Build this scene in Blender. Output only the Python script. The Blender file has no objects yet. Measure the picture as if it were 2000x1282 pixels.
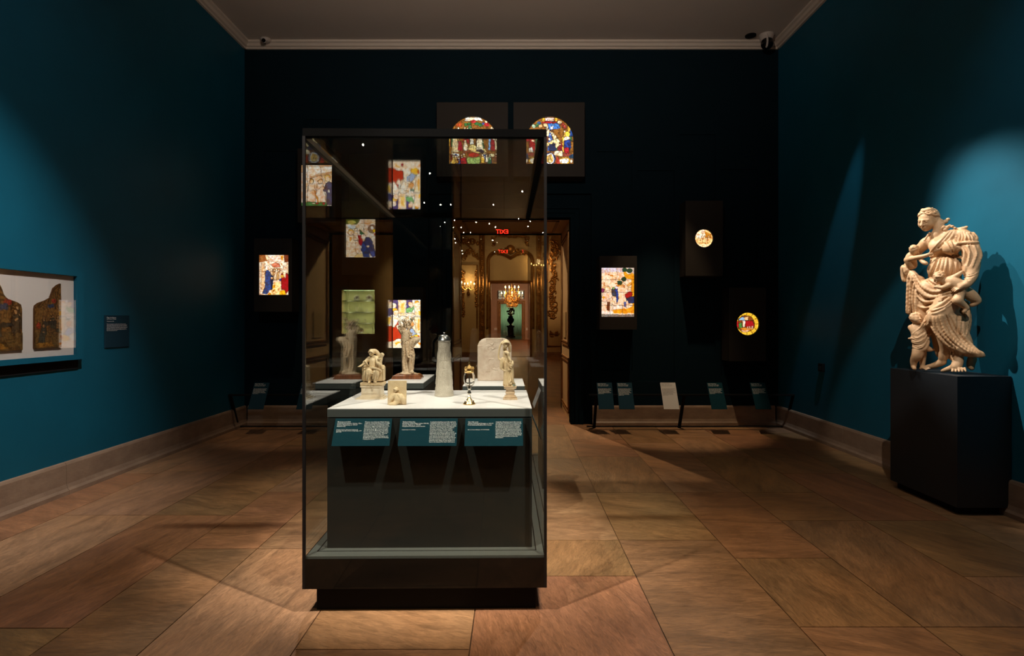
import bpy, bmesh, math, random
import numpy as np
from mathutils import Vector, Matrix

C = bpy.context.scene.collection
SC = bpy.context.scene
PI = math.pi
V = Vector
random.seed(7)

# ------------------------------------------------------------------ camera
F = 1111.0; CX = 1003.0; CY = 628.0; EYE = 1.5
cam_d = bpy.data.cameras.new('camera')
cam_d.sensor_width = 36.0; cam_d.lens = F/2000*36.0
cam_d.shift_x = -(CX-1000)/2000.0
cam_d.shift_y = (CY-641)/2000.0
cam_d.clip_start = 0.05; cam_d.clip_end = 200
cam = bpy.data.objects.new('camera', cam_d); C.objects.link(cam)
cam.location = (0, 0, EYE); cam.rotation_euler = (PI/2, 0, 0)
SC.camera = cam

# ------------------------------------------------------------------ view / world
SC.view_settings.view_transform = 'Standard'
SC.view_settings.look = 'None'
SC.view_settings.exposure = 0.0
SC.view_settings.gamma = 1.0
SC.view_settings.use_curve_mapping = False
w = bpy.data.worlds.new('world'); SC.world = w; w.use_nodes = True
w.node_tree.nodes['Background'].inputs[0].default_value = (0.6, 0.75, 1.0, 1)
w.node_tree.nodes['Background'].inputs[1].default_value = 0.0
SC.cycles.max_bounces = 10
SC.cycles.diffuse_bounces = 4
SC.cycles.glossy_bounces = 8
SC.cycles.transmission_bounces = 8
SC.cycles.transparent_max_bounces = 24
SC.cycles.sample_clamp_indirect = 4.0
SC.cycles.use_denoising = True
SC.cycles.caustics_reflective = False
SC.cycles.caustics_refractive = False

# ------------------------------------------------------------------ lamps
WARM = (1.0, 0.74, 0.46); NEUT = (1.0, 0.89, 0.77); COOL = (0.85, 0.95, 1.0)
def spot(loc, target, watts, angle, blend=0.6, col=WARM, size=0.04):
    d = bpy.data.lights.new('spot_light', 'SPOT'); d.energy = watts
    d.spot_size = math.radians(angle); d.spot_blend = blend; d.color = col
    d.shadow_soft_size = size
    o = bpy.data.objects.new('spot_light', d); C.objects.link(o)
    o.location = loc
    o.rotation_euler = (V(target)-V(loc)).to_track_quat('-Z', 'Y').to_euler()
    return o
def point(loc, watts, col=WARM, size=0.1):
    d = bpy.data.lights.new('point_light', 'POINT'); d.energy = watts; d.color = col
    d.shadow_soft_size = size
    o = bpy.data.objects.new('point_light', d); C.objects.link(o); o.location = loc
    return o
def area(loc, rot, watts, sx, sy, col=WARM):
    d = bpy.data.lights.new('area_light', 'AREA'); d.energy = watts; d.color = col
    d.shape = 'RECTANGLE'; d.size = sx; d.size_y = sy
    o = bpy.data.objects.new('area_light', d); C.objects.link(o); o.location = loc; o.rotation_euler = rot
    return o
# on the display case and the floor round it
spot((-2.0, 1.3, 5.3), (-0.6, 3.6, 1.0), 1150, 30, 0.5, NEUT)
spot((1.3, 1.5, 5.3), (-0.45, 3.7, 1.0), 1250, 30, 0.5, NEUT)
spot((-1.9, 5.9, 5.3), (-0.5, 3.6, 0.9), 330, 36, 0.6, NEUT)
spot((1.5, 6.0, 5.3), (-0.2, 3.3, 0.9), 330, 36, 0.6, NEUT)
# floor pools
spot((-1.6, 2.2, 5.3), (-2.2, 3.2, 0), 150, 56, 0.9)
spot((0.9, 1.8, 5.3), (1.1, 3.0, 0), 430, 42, 0.9)
spot((-0.3, 0.2, 5.3), (-0.4, 1.7, 0), 130, 56, 0.9)
spot((2.3, 4.2, 5.3), (2.0, 4.4, 0), 70, 50, 1.0)
spot((2.0, 7.0, 5.3), (2.1, 7.9, 0), 360, 32, 0.5)
spot((-2.7, 6.9, 5.3), (-2.8, 7.8, 0), 120, 30, 0.6)
# added uplight with no fixture, standing in for light bounced up to the ceiling
spot((0.0, 1.6, 4.2), (0.0, 4.2, 5.54), 400, 100, 1.0, (1, .82, .68))
# left wall and its picture
spot((-1.2, 2.6, 5.3), (-3.9, 3.9, 1.3), 850, 44, 0.9, (1, .96, .90))
spot((-2.4, 1.5, 5.2), (-3.9, 3.3, 3.8), 90, 80, 1.0, COOL)
# statue, right wall
spot((1.5, 1.6, 5.2), (3.6, 4.8, 1.75), 430, 17, 0.4, NEUT, 0.02)
spot((1.3, 5.35, 5.0), (3.75, 4.45, 1.95), 860, 27, 0.7, (1.0, 0.9, 0.80), 0.02)
spot((1.9, 6.2, 5.2), (3.75, 4.5, 1.9), 450, 24, 0.7, (1.0, 0.92, 0.84), 0.02)
spot((2.2, 3.0, 5.3), (3.84, 3.6, 2.6), 50, 70, 1.0, COOL)
spot((3.42, 5.5, 5.4), (3.86, 7.1, 1.4), 260, 12, 0.6, COOL, 0.02)

# ------------------------------------------------------------------ helpers: tagging
def tag(o, label=None, cat=None, group=None, kind=None):
    if label: o['label'] = label
    if cat: o['category'] = cat
    if group: o['group'] = group
    if kind: o['kind'] = kind
    return o
def empty(name, loc, label, cat, group=None, rotz=0.0):
    o = bpy.data.objects.new(name, None); C.objects.link(o)
    o.empty_display_size = 0.1
    o.location = loc; o.rotation_euler = (0, 0, rotz)
    return tag(o, label, cat, group)
def link(name, me, mat, parent=None, loc=None, smooth=False):
    o = bpy.data.objects.new(name, me); C.objects.link(o)
    if mat is not None:
        me.materials.clear(); me.materials.append(mat)
    if parent: o.parent = parent
    if loc is not None: o.location = loc
    if smooth:
        me.polygons.foreach_set('use_smooth', [True]*len(me.polygons))
    return o
def structure(o):
    o['kind'] = 'structure'; return o
def copy_thing(root, loc, label, rotz=None):
    r = root.copy(); C.objects.link(r); r.location = loc
    if rotz is not None: r.rotation_euler = (0, 0, rotz)
    r['label'] = label
    for ch in list(root.children):
        c = ch.copy(); C.objects.link(c); c.parent = r
        for g in list(ch.children):
            d = g.copy(); C.objects.link(d); d.parent = c
    return r

# ------------------------------------------------------------------ helpers: mesh
class MB:
    """collects shapes into one mesh"""
    def __init__(s): s.v = []; s.f = []
    def add(s, vs, fs):
        n = len(s.v); s.v += [tuple(p) for p in vs]; s.f += [tuple(i+n for i in f) for f in fs]
        return s
    def box(s, x0, x1, y0, y1, z0, z1, b=0.0):
        if b <= 0:
            vs = [(x0,y0,z0),(x1,y0,z0),(x1,y1,z0),(x0,y1,z0),(x0,y0,z1),(x1,y0,z1),(x1,y1,z1),(x0,y1,z1)]
            fs = [(3,2,1,0),(4,5,6,7),(0,1,5,4),(1,2,6,5),(2,3,7,6),(3,0,4,7)]
            return s.add(vs, fs)
        bm = bmesh.new()
        bmesh.ops.create_cube(bm, size=1.0)
        bmesh.ops.scale(bm, vec=(x1-x0, y1-y0, z1-z0), verts=bm.verts)
        bmesh.ops.bevel(bm, geom=bm.edges[:], offset=b, segments=2, profile=0.7, affect='EDGES')
        bmesh.ops.translate(bm, vec=((x0+x1)/2, (y0+y1)/2, (z0+z1)/2), verts=bm.verts)
        bm.verts.index_update()
        s.add([v.co[:] for v in bm.verts], [[v.index for v in f.verts] for f in bm.faces])
        bm.free(); return s
    def tube(s, pts, rs, n=8, caps=True):
        pts = [V(p) for p in pts]
        if not hasattr(rs, '__len__'): rs = [rs]*len(pts)
        up = None; rings = []
        for i, p in enumerate(pts):
            t = (pts[min(i+1, len(pts)-1)]-pts[max(i-1, 0)])
            if t.length < 1e-9: t = V((0,0,1))
            t.normalize()
            if up is None:
                a = V((0,0,1)) if abs(t.z) < .9 else V((1,0,0))
                up = t.cross(a).normalized()
            up = (up - t*up.dot(t)).normalized(); sd = t.cross(up)
            rings.append([p+(up*math.cos(2*PI*k/n)+sd*math.sin(2*PI*k/n))*rs[i] for k in range(n)])
        vs = [q for r in rings for q in r]; fs = []
        for i in range(len(rings)-1):
            for k in range(n):
                a, b = i*n+k, i*n+(k+1) % n
                fs.append((a, b, b+n, a+n))
        if caps:
            fs.append(tuple(range(n-1, -1, -1))); m = (len(rings)-1)*n
            fs.append(tuple(m+k for k in range(n)))
        return s.add(vs, fs)
    def lathe(s, prof, c=(0,0,0), n=32):
        vs = []; fs = []
        for r, z in prof:
            for k in range(n):
                a = 2*PI*k/n
                vs.append((c[0]+r*math.cos(a), c[1]+r*math.sin(a), c[2]+z))
        for i in range(len(prof)-1):
            for k in range(n):
                a, b = i*n+k, i*n+(k+1) % n
                fs.append((a, b, b+n, a+n))
        fs.append(tuple(range(n-1, -1, -1)))
        m = (len(prof)-1)*n; fs.append(tuple(m+k for k in range(n)))
        return s.add(vs, fs)
    def ball(s, c, r, n=10, sc=(1,1,1)):
        m = max(4, n//2+1)
        prof = [(max(1e-5, r*math.sin(PI*i/m)), -r*math.cos(PI*i/m)) for i in range(m+1)]
        n0 = len(s.v); s.lathe(prof, (0,0,0), n)
        for i in range(n0, len(s.v)):
            p = s.v[i]; s.v[i] = (c[0]+p[0]*sc[0], c[1]+p[1]*sc[1], c[2]+p[2]*sc[2])
        return s
    def prism(s, poly, y0, y1, axis='y'):
        """poly in (a,b) plane, extruded along axis"""
        bm = bmesh.new()
        def mk(a, b, t):
            return (a, t, b) if axis == 'y' else ((t, a, b) if axis == 'x' else (a, b, t))
        f = bm.faces.new([bm.verts.new(mk(a, b, y0)) for a, b in poly])
        r = bmesh.ops.extrude_face_region(bm, geom=[f])
        d = V(mk(0, 0, y1-y0)) - V(mk(0, 0, 0))
        bmesh.ops.translate(bm, vec=d, verts=[v for v in r['geom'] if isinstance(v, bmesh.types.BMVert)])
        bmesh.ops.triangulate(bm, faces=[f for f in bm.faces if len(f.verts) > 4])
        bmesh.ops.recalc_face_normals(bm, faces=bm.faces)
        bm.verts.index_update()
        s.add([v.co[:] for v in bm.verts], [[v.index for v in f.verts] for f in bm.faces])
        bm.free(); return s
    def plate(s, outer, hole, y0, y1):
        """flat plate in xz with a hole, between y0 (front) and y1"""
        bm = bmesh.new(); es = []
        for loop in (outer, hole):
            vs = [bm.verts.new((a, y0, b)) for a, b in loop]
            es += [bm.edges.new((vs[i], vs[(i+1) % len(vs)])) for i in range(len(vs))]
        bmesh.ops.triangle_fill(bm, edges=es, use_beauty=True)
        fs = bm.faces[:]
        r = bmesh.ops.extrude_face_region(bm, geom=fs)
        bmesh.ops.translate(bm, vec=(0, y1-y0, 0), verts=[v for v in r['geom'] if isinstance(v, bmesh.types.BMVert)])
        bmesh.ops.recalc_face_normals(bm, faces=bm.faces)
        bm.verts.index_update()
        s.add([v.co[:] for v in bm.verts], [[v.index for v in f.verts] for f in bm.faces])
        bm.free(); return s
    def xform(s, M):
        s.v = [tuple(M @ V(p)) for p in s.v]; return s
    def build(s, name, mat, parent=None, loc=None, smooth=False):
        me = bpy.data.meshes.new(name); me.from_pydata(s.v, [], s.f); me.validate()
        me.update()
        bm = bmesh.new(); bm.from_mesh(me); bmesh.ops.recalc_face_normals(bm, faces=bm.faces); bm.to_mesh(me); bm.free()
        o = link(name, me, mat, parent, loc, False)
        if smooth:
            me.polygons.foreach_set('use_smooth', [True]*len(me.polygons))
            try: me.set_sharp_from_angle(angle=math.radians(50))
            except Exception: pass
        return o

def P(px, py, Y):
    return V(((px-CX)/F*Y, Y, EYE-(py-CY)/F*Y))

# ------------------------------------------------------------------ materials
def newmat(name):
    m = bpy.data.materials.new(name); m.use_nodes = True
    nt = m.node_tree; b = nt.nodes['Principled BSDF']
    return m, nt, b
def mat(name, col, rough=0.6, metal=0.0, var=0.0, vscale=8.0, bump=0.0, bscale=60.0, col2=None, coat=0.0, spec=0.5, stretch=(1,1,1), detail=6.0):
    m, nt, b = newmat(name)
    b.inputs['Base Color'].default_value = (*col, 1)
    b.inputs['Roughness'].default_value = rough
    b.inputs['Metallic'].default_value = metal
    b.inputs['Coat Weight'].default_value = coat
    b.inputs['Specular IOR Level'].default_value = spec
    tc = nt.nodes.new('ShaderNodeTexCoord'); mp = nt.nodes.new('ShaderNodeMapping')
    mp.inputs['Scale'].default_value = stretch
    nt.links.new(tc.outputs['Object'], mp.inputs[0])
    if var > 0 or col2:
        n = nt.nodes.new('ShaderNodeTexNoise'); n.inputs['Scale'].default_value = vscale
        n.inputs['Detail'].default_value = detail; n.inputs['Roughness'].default_value = 0.6
        nt.links.new(mp.outputs[0], n.inputs['Vector'])
        cr = nt.nodes.new('ShaderNodeMapRange'); cr.inputs[1].default_value = .3; cr.inputs[2].default_value = .7
        nt.links.new(n.outputs['Fac'], cr.inputs[0])
        mx = nt.nodes.new('ShaderNodeMix'); mx.data_type = 'RGBA'
        c2 = col2 or tuple(c*(1-var) for c in col)
        mx.inputs[6].default_value = (*col, 1); mx.inputs[7].default_value = (*c2, 1)
        nt.links.new(cr.outputs[0], mx.inputs[0]); nt.links.new(mx.outputs[2], b.inputs['Base Color'])
    if bump > 0:
        n2 = nt.nodes.new('ShaderNodeTexNoise'); n2.inputs['Scale'].default_value = bscale
        n2.inputs['Detail'].default_value = 5.0
        nt.links.new(mp.outputs[0], n2.inputs['Vector'])
        bp = nt.nodes.new('ShaderNodeBump'); bp.inputs['Strength'].default_value = bump
        bp.inputs['Distance'].default_value = 0.01
        nt.links.new(n2.outputs['Fac'], bp.inputs['Height']); nt.links.new(bp.outputs[0], b.inputs['Normal'])
    return m
def glow(name, col, strength, sample='NONE'):
    m, nt, b = newmat(name)
    b.inputs['Base Color'].default_value = (0, 0, 0, 1)
    b.inputs['Emission Color'].default_value = (*col, 1)
    b.inputs['Emission Strength'].default_value = strength
    m.cycles.emission_sampling = sample
    return m
def pane_mat(name, tint=(0.93, 0.95, 0.94), f0=0.04, gain=1.0):
    """thin clear sheet: what passes through plus a mirror part that grows at grazing angles"""
    m = bpy.data.materials.new(name); m.use_nodes = True; nt = m.node_tree; nt.nodes.clear()
    out = nt.nodes.new('ShaderNodeOutputMaterial'); mx = nt.nodes.new('ShaderNodeMixShader')
    t = nt.nodes.new('ShaderNodeBsdfTransparent'); t.inputs[0].default_value = (*tint, 1)
    g = nt.nodes.new('ShaderNodeBsdfGlossy'); g.inputs['Roughness'].default_value = 0.0
    g.inputs[0].default_value = (1, 1, 1, 1)
    lw = nt.nodes.new('ShaderNodeLayerWeight'); lw.inputs[0].default_value = 0.5
    pw = nt.nodes.new('ShaderNodeMath'); pw.operation = 'POWER'; pw.inputs[1].default_value = 5.0
    nt.links.new(lw.outputs['Facing'], pw.inputs[0])
    ma = nt.nodes.new('ShaderNodeMath'); ma.operation = 'MULTIPLY_ADD'
    ma.inputs[1].default_value = (1-f0)*gain; ma.inputs[2].default_value = f0*gain
    nt.links.new(pw.outputs[0], ma.inputs[0]); nt.links.new(ma.outputs[0], mx.inputs[0])
    nt.links.new(t.outputs[0], mx.inputs[1]); nt.links.new(g.outputs[0], mx.inputs[2])
    nt.links.new(mx.outputs[0], out.inputs[0])
    return m
def attr_mat(name, attr, rough=0.5, emit=0.0, coat=0.0):
    m, nt, b = newmat(name)
    a = nt.nodes.new('ShaderNodeAttribute'); a.attribute_name = attr
    if emit > 0:
        b.inputs['Base Color'].default_value = (0.01, 0.01, 0.01, 1)
        b.inputs['Roughness'].default_value = 0.3
        nt.links.new(a.outputs['Color'], b.inputs['Emission Color'])
        b.inputs['Emission Strength'].default_value = emit
    else:
        nt.links.new(a.outputs['Color'], b.inputs['Base Color'])
        b.inputs['Roughness'].default_value = rough; b.inputs['Coat Weight'].default_value = coat
    return m

M = {}
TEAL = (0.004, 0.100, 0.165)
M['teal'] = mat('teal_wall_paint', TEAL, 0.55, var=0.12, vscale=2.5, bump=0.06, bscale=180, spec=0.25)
M['teal_back'] = mat('shaded_teal_wall_paint', (0.0012, 0.012, 0.020), 0.8, var=0.12, vscale=2.5, spec=0.12)  # same teal paint, with the back wall's lack of light put into the colour
M['ceiling'] = mat('ceiling_plaster', (0.70, 0.64, 0.58), 0.9, var=0.06, vscale=1.0)
M['cornice'] = mat('cornice_plaster', (0.66, 0.58, 0.50), 0.7)
M['base_stone'] = mat('skirting_stone', (0.34, 0.235, 0.16), 0.5, col2=(0.22, 0.145, 0.10), vscale=5, bump=0.15, bscale=30, stretch=(1, 1, 2))
M['black_box'] = mat('dark_brown_box_paint', (0.022, 0.017, 0.013), 0.6, spec=0.3)
M['black'] = mat('black_lacquer', (0.008, 0.007, 0.007), 0.35)
M['rail_black'] = mat('rail_black', (0.003, 0.003, 0.003), 1.0, spec=0.05)
M['gloss_black'] = mat('glossy_black_glass', (0.006, 0.005, 0.004), 0.06, spec=0.6)
M['matte_black'] = mat('matte_black', (0.006, 0.006, 0.007), 0.8, spec=0.2)
M['plinth_navy'] = mat('dark_slate_plinth_paint', (0.012, 0.018, 0.024), 0.55, bump=0.03, bscale=150)
M['block_body'] = mat('dark_green_grey_block_paint', (0.022, 0.025, 0.023), 0.45, spec=0.4)
M['block_grey'] = mat('green_grey_block_paint', (0.080, 0.090, 0.086), 0.5, spec=0.4)
M['top_white'] = mat('pale_grey_block_top', (0.80, 0.77, 0.76), 0.45)
M['deck'] = mat('grey_green_case_floor', (0.13, 0.14, 0.125), 0.5)
M['rail_metal'] = mat('bronze_grey_metal', (0.012, 0.011, 0.010), 0.5)
M['rail_bounce'] = mat('beige_rail_bounce', (0.22, 0.19, 0.15), 0.5)  # beige stands for floor light on the left rail's underside
M['label_teal'] = mat('teal_label_card', (0.008, 0.040, 0.054), 0.9, spec=0.05)
M['label_navy'] = mat('navy_label_card', (0.012, 0.040, 0.062), 0.9, spec=0.1)
M['label_white'] = mat('white_label_card', (0.60, 0.58, 0.56), 0.6)
M['text_white'] = mat('white_print', (0.85, 0.85, 0.82), 0.7)
M['text_dark'] = mat('dark_print', (0.05, 0.05, 0.05), 0.7)
M['glass'] = pane_mat('clear_case_glass')
M['glass_pic'] = pane_mat('clear_picture_glass', (0.97, 0.97, 0.97))
M['terracotta'] = mat("pale_terracotta", (0.70, 0.47, 0.27), 0.55, col2=(0.52, 0.31, 0.155), vscale=9, bump=0.12, bscale=120)
M['ivory'] = mat('old_ivory', (0.84, 0.67, 0.42), 0.4, col2=(0.66, 0.48, 0.27), vscale=30, bump=0.1, bscale=300)
M['ivory_pale'] = mat('pale_ivory', (0.82, 0.72, 0.56), 0.4, col2=(0.70, 0.56, 0.38), vscale=26, bump=0.1, bscale=300)
M['boxwood'] = mat('brown_boxwood', (0.76, 0.59, 0.40), 0.45, col2=(0.56, 0.38, 0.22), vscale=25, bump=0.15, bscale=200)
M['walnut'] = mat('striped_walnut', (0.33, 0.115, 0.045), 0.3, col2=(0.10, 0.03, 0.012), vscale=14, stretch=(5, .5, .5), coat=0.4)
M['stoneware'] = mat('grey_white_stoneware', (0.62, 0.56, 0.46), 0.5, col2=(0.50, 0.44, 0.35), vscale=30, bump=0.6, bscale=140)
M['pewter'] = mat('pewter', (0.50, 0.50, 0.50), 0.3, metal=1.0)
M['limestone'] = mat('pale_limestone', (0.72, 0.60, 0.48), 0.6, col2=(0.52, 0.38, 0.28), vscale=18, bump=0.3, bscale=40)
M['gilt'] = mat('gilt_silver', (0.85, 0.56, 0.22), 0.25, metal=1.0, bump=0.1, bscale=200)
M['silver'] = mat('silver', (0.75, 0.70, 0.62), 0.25, metal=1.0, bump=0.1, bscale=200)
M['white_mat'] = mat('white_mount_board', (0.74, 0.66, 0.60), 0.8)
M['verde'] = mat('green_grey_marble', (0.18, 0.22, 0.16), 0.4)
M['cream_panel'] = mat('cream_panelling', (0.62, 0.44, 0.22), 0.5, var=0.15, vscale=1.5)
M['cream_pale'] = mat('cream_passage_paint', (0.66, 0.46, 0.25), 0.5)
M['carving'] = mat('gilded_carving', (0.46, 0.22, 0.055), 0.35, metal=0.5, col2=(0.22, 0.09, 0.02), vscale=6)
M['dark_wood'] = mat('dark_wood', (0.10, 0.04, 0.015), 0.4)
M['pink_wall'] = mat('pinkish_wall', (0.55, 0.36, 0.25), 0.7)
M['green_cloth'] = mat('pale_green_curtain', (0.42, 0.56, 0.38), 0.8)
M['niche_green'] = mat('light_olive_lining', (0.50, 0.47, 0.22), 0.7)
M['shelf_edge'] = mat('pale_shelf', (0.85, 0.83, 0.60), 0.5)
M['candle'] = mat('candle_wax', (0.8, 0.7, 0.5), 0.5)
M['flame'] = glow('candle_flame', (1.0, 0.55, 0.15), 60)
M['dot_light'] = glow('spotlight_lens', (1.0, 0.9, 0.75), 160)
M['exit_red'] = glow('red_exit_letters', (1.0, 0.02, 0.01), 30)
M['led_strip'] = glow('case_light_strip', (0.85, 1.0, 0.45), 1.5)
M['crystal'] = mat('amber_crystal', (0.9, 0.55, 0.22), 0.08, metal=0.7)
M['cam_white'] = mat('white_plastic', (0.55, 0.50, 0.46), 0.4)

def floor_mat():
    m, nt, b = newmat('sandstone_flags')
    N = nt.nodes.new; L = nt.links.new
    a = N('ShaderNodeAttribute'); a.attribute_name = 'slab'      # base colour of each flag
    r = N('ShaderNodeAttribute'); r.attribute_name = 'grain'     # r,g offset, b grain direction
    tc = N('ShaderNodeTexCoord')
    sep = N('ShaderNodeSeparateColor'); L(r.outputs['Color'], sep.inputs[0])
    rot = N('ShaderNodeVectorRotate'); rot.rotation_type = 'Z_AXIS'
    L(tc.outputs['Object'], rot.inputs['Vector'])
    ang = N('ShaderNodeMath'); ang.operation = 'MULTIPLY'; ang.inputs[1].default_value = 3.1
    L(sep.outputs[2], ang.inputs[0]); L(ang.outputs[0], rot.inputs['Angle'])
    ad = N('ShaderNodeVectorMath'); ad.operation = 'MULTIPLY_ADD'
    ad.inputs[1].default_value = (1, 1, 1)
    sc = N('ShaderNodeVectorMath'); sc.operation = 'SCALE'; sc.inputs['Scale'].default_value = 20
    L(r.outputs['Vector'], sc.inputs[0]); L(rot.outputs[0], ad.inputs[0]); L(sc.outputs[0], ad.inputs[2])
    mp = N('ShaderNodeMapping'); mp.inputs['Scale'].default_value = (1.0, 3.2, 1.0)
    L(ad.outputs[0], mp.inputs[0])
    n1 = N('ShaderNodeTexNoise'); n1.inputs['Scale'].default_value = 2.2; n1.inputs['Detail'].default_value = 9
    n1.inputs['Roughness'].default_value = 0.66; n1.inputs['Distortion'].default_value = 0.8
    L(mp.outputs[0], n1.inputs['Vector'])
    mp2 = N('ShaderNodeMapping'); mp2.inputs['Scale'].default_value = (1.0, 4.2, 1.0)
    L(ad.outputs[0], mp2.inputs[0])
    n2 = N('ShaderNodeTexNoise'); n2.inputs['Scale'].default_value = 14; n2.inputs['Detail'].default_value = 6
    n2.inputs['Roughness'].default_value = 0.7; n2.inputs['Distortion'].default_value = 1.2
    L(mp2.outputs[0], n2.inputs['Vector'])
    n3 = N('ShaderNodeTexNoise'); n3.inputs['Scale'].default_value = 1.1; n3.inputs['Detail'].default_value = 3
    L(ad.outputs[0], n3.inputs['Vector'])
    def rng(src, a0, a1, b0, b1):
        q = N('ShaderNodeMapRange'); q.inputs[1].default_value = a0; q.inputs[2].default_value = a1
        q.inputs[3].default_value = b0; q.inputs[4].default_value = b1; L(src, q.inputs[0]); return q.outputs[0]
    v1 = rng(n1.outputs['Fac'], .3, .7, .58, 1.28)
    v2 = rng(n2.outputs['Fac'], .32, .68, .66, 1.24)
    mu = N('ShaderNodeMath'); mu.operation = 'MULTIPLY'; L(v1, mu.inputs[0]); L(v2, mu.inputs[1])
    hue = N('ShaderNodeMix'); hue.data_type = 'RGBA'
    L(rng(n3.outputs['Fac'], .35, .7, 0, .55), hue.inputs[0]); L(a.outputs['Color'], hue.inputs[6])
    hue.inputs[7].default_value = (0.40, 0.19, 0.075, 1)
    vs = N('ShaderNodeVectorMath'); vs.operation = 'SCALE'
    L(hue.outputs[2], vs.inputs[0]); L(mu.outputs[0], vs.inputs['Scale'])
    L(vs.outputs[0], b.inputs['Base Color'])
    L(rng(n2.outputs['Fac'], .3, .7, .36, .56), b.inputs['Roughness'])
    b.inputs['Specular IOR Level'].default_value = 0.4
    bp = N('ShaderNodeBump'); bp.inputs['Strength'].default_value = 0.5; bp.inputs['Distance'].default_value = 0.006
    mm = N('ShaderNodeMath'); mm.operation = 'ADD'; L(n1.outputs['Fac'], mm.inputs[0]); L(n2.outputs['Fac'], mm.inputs[1])
    L(mm.outputs[0], bp.inputs['Height']); L(bp.outputs[0], b.inputs['Normal'])
    return m
M['flags'] = floor_mat()
M['grout'] = mat('grout', (0.09, 0.055, 0.035), 0.9)
def parquet_mat():
    m, nt, b = newmat('oak_parquet')
    tc = nt.nodes.new('ShaderNodeTexCoord'); br = nt.nodes.new('ShaderNodeTexBrick')
    mp = nt.nodes.new('ShaderNodeMapping'); mp.inputs['Rotation'].default_value = (0, 0, PI/4)
    nt.links.new(tc.outputs['Object'], mp.inputs[0]); nt.links.new(mp.outputs[0], br.inputs['Vector'])
    br.inputs['Scale'].default_value = 2.0; br.inputs['Mortar Size'].default_value = 0.01
    br.inputs['Color1'].default_value = (0.30, 0.115, 0.03, 1); br.inputs['Color2'].default_value = (0.20, 0.07, 0.018, 1)
    br.inputs['Mortar'].default_value = (0.03, 0.012, 0.004, 1)
    nt.links.new(br.outputs['Color'], b.inputs['Base Color']); b.inputs['Roughness'].default_value = 0.5
    return m
M['parquet'] = parquet_mat()

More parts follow.
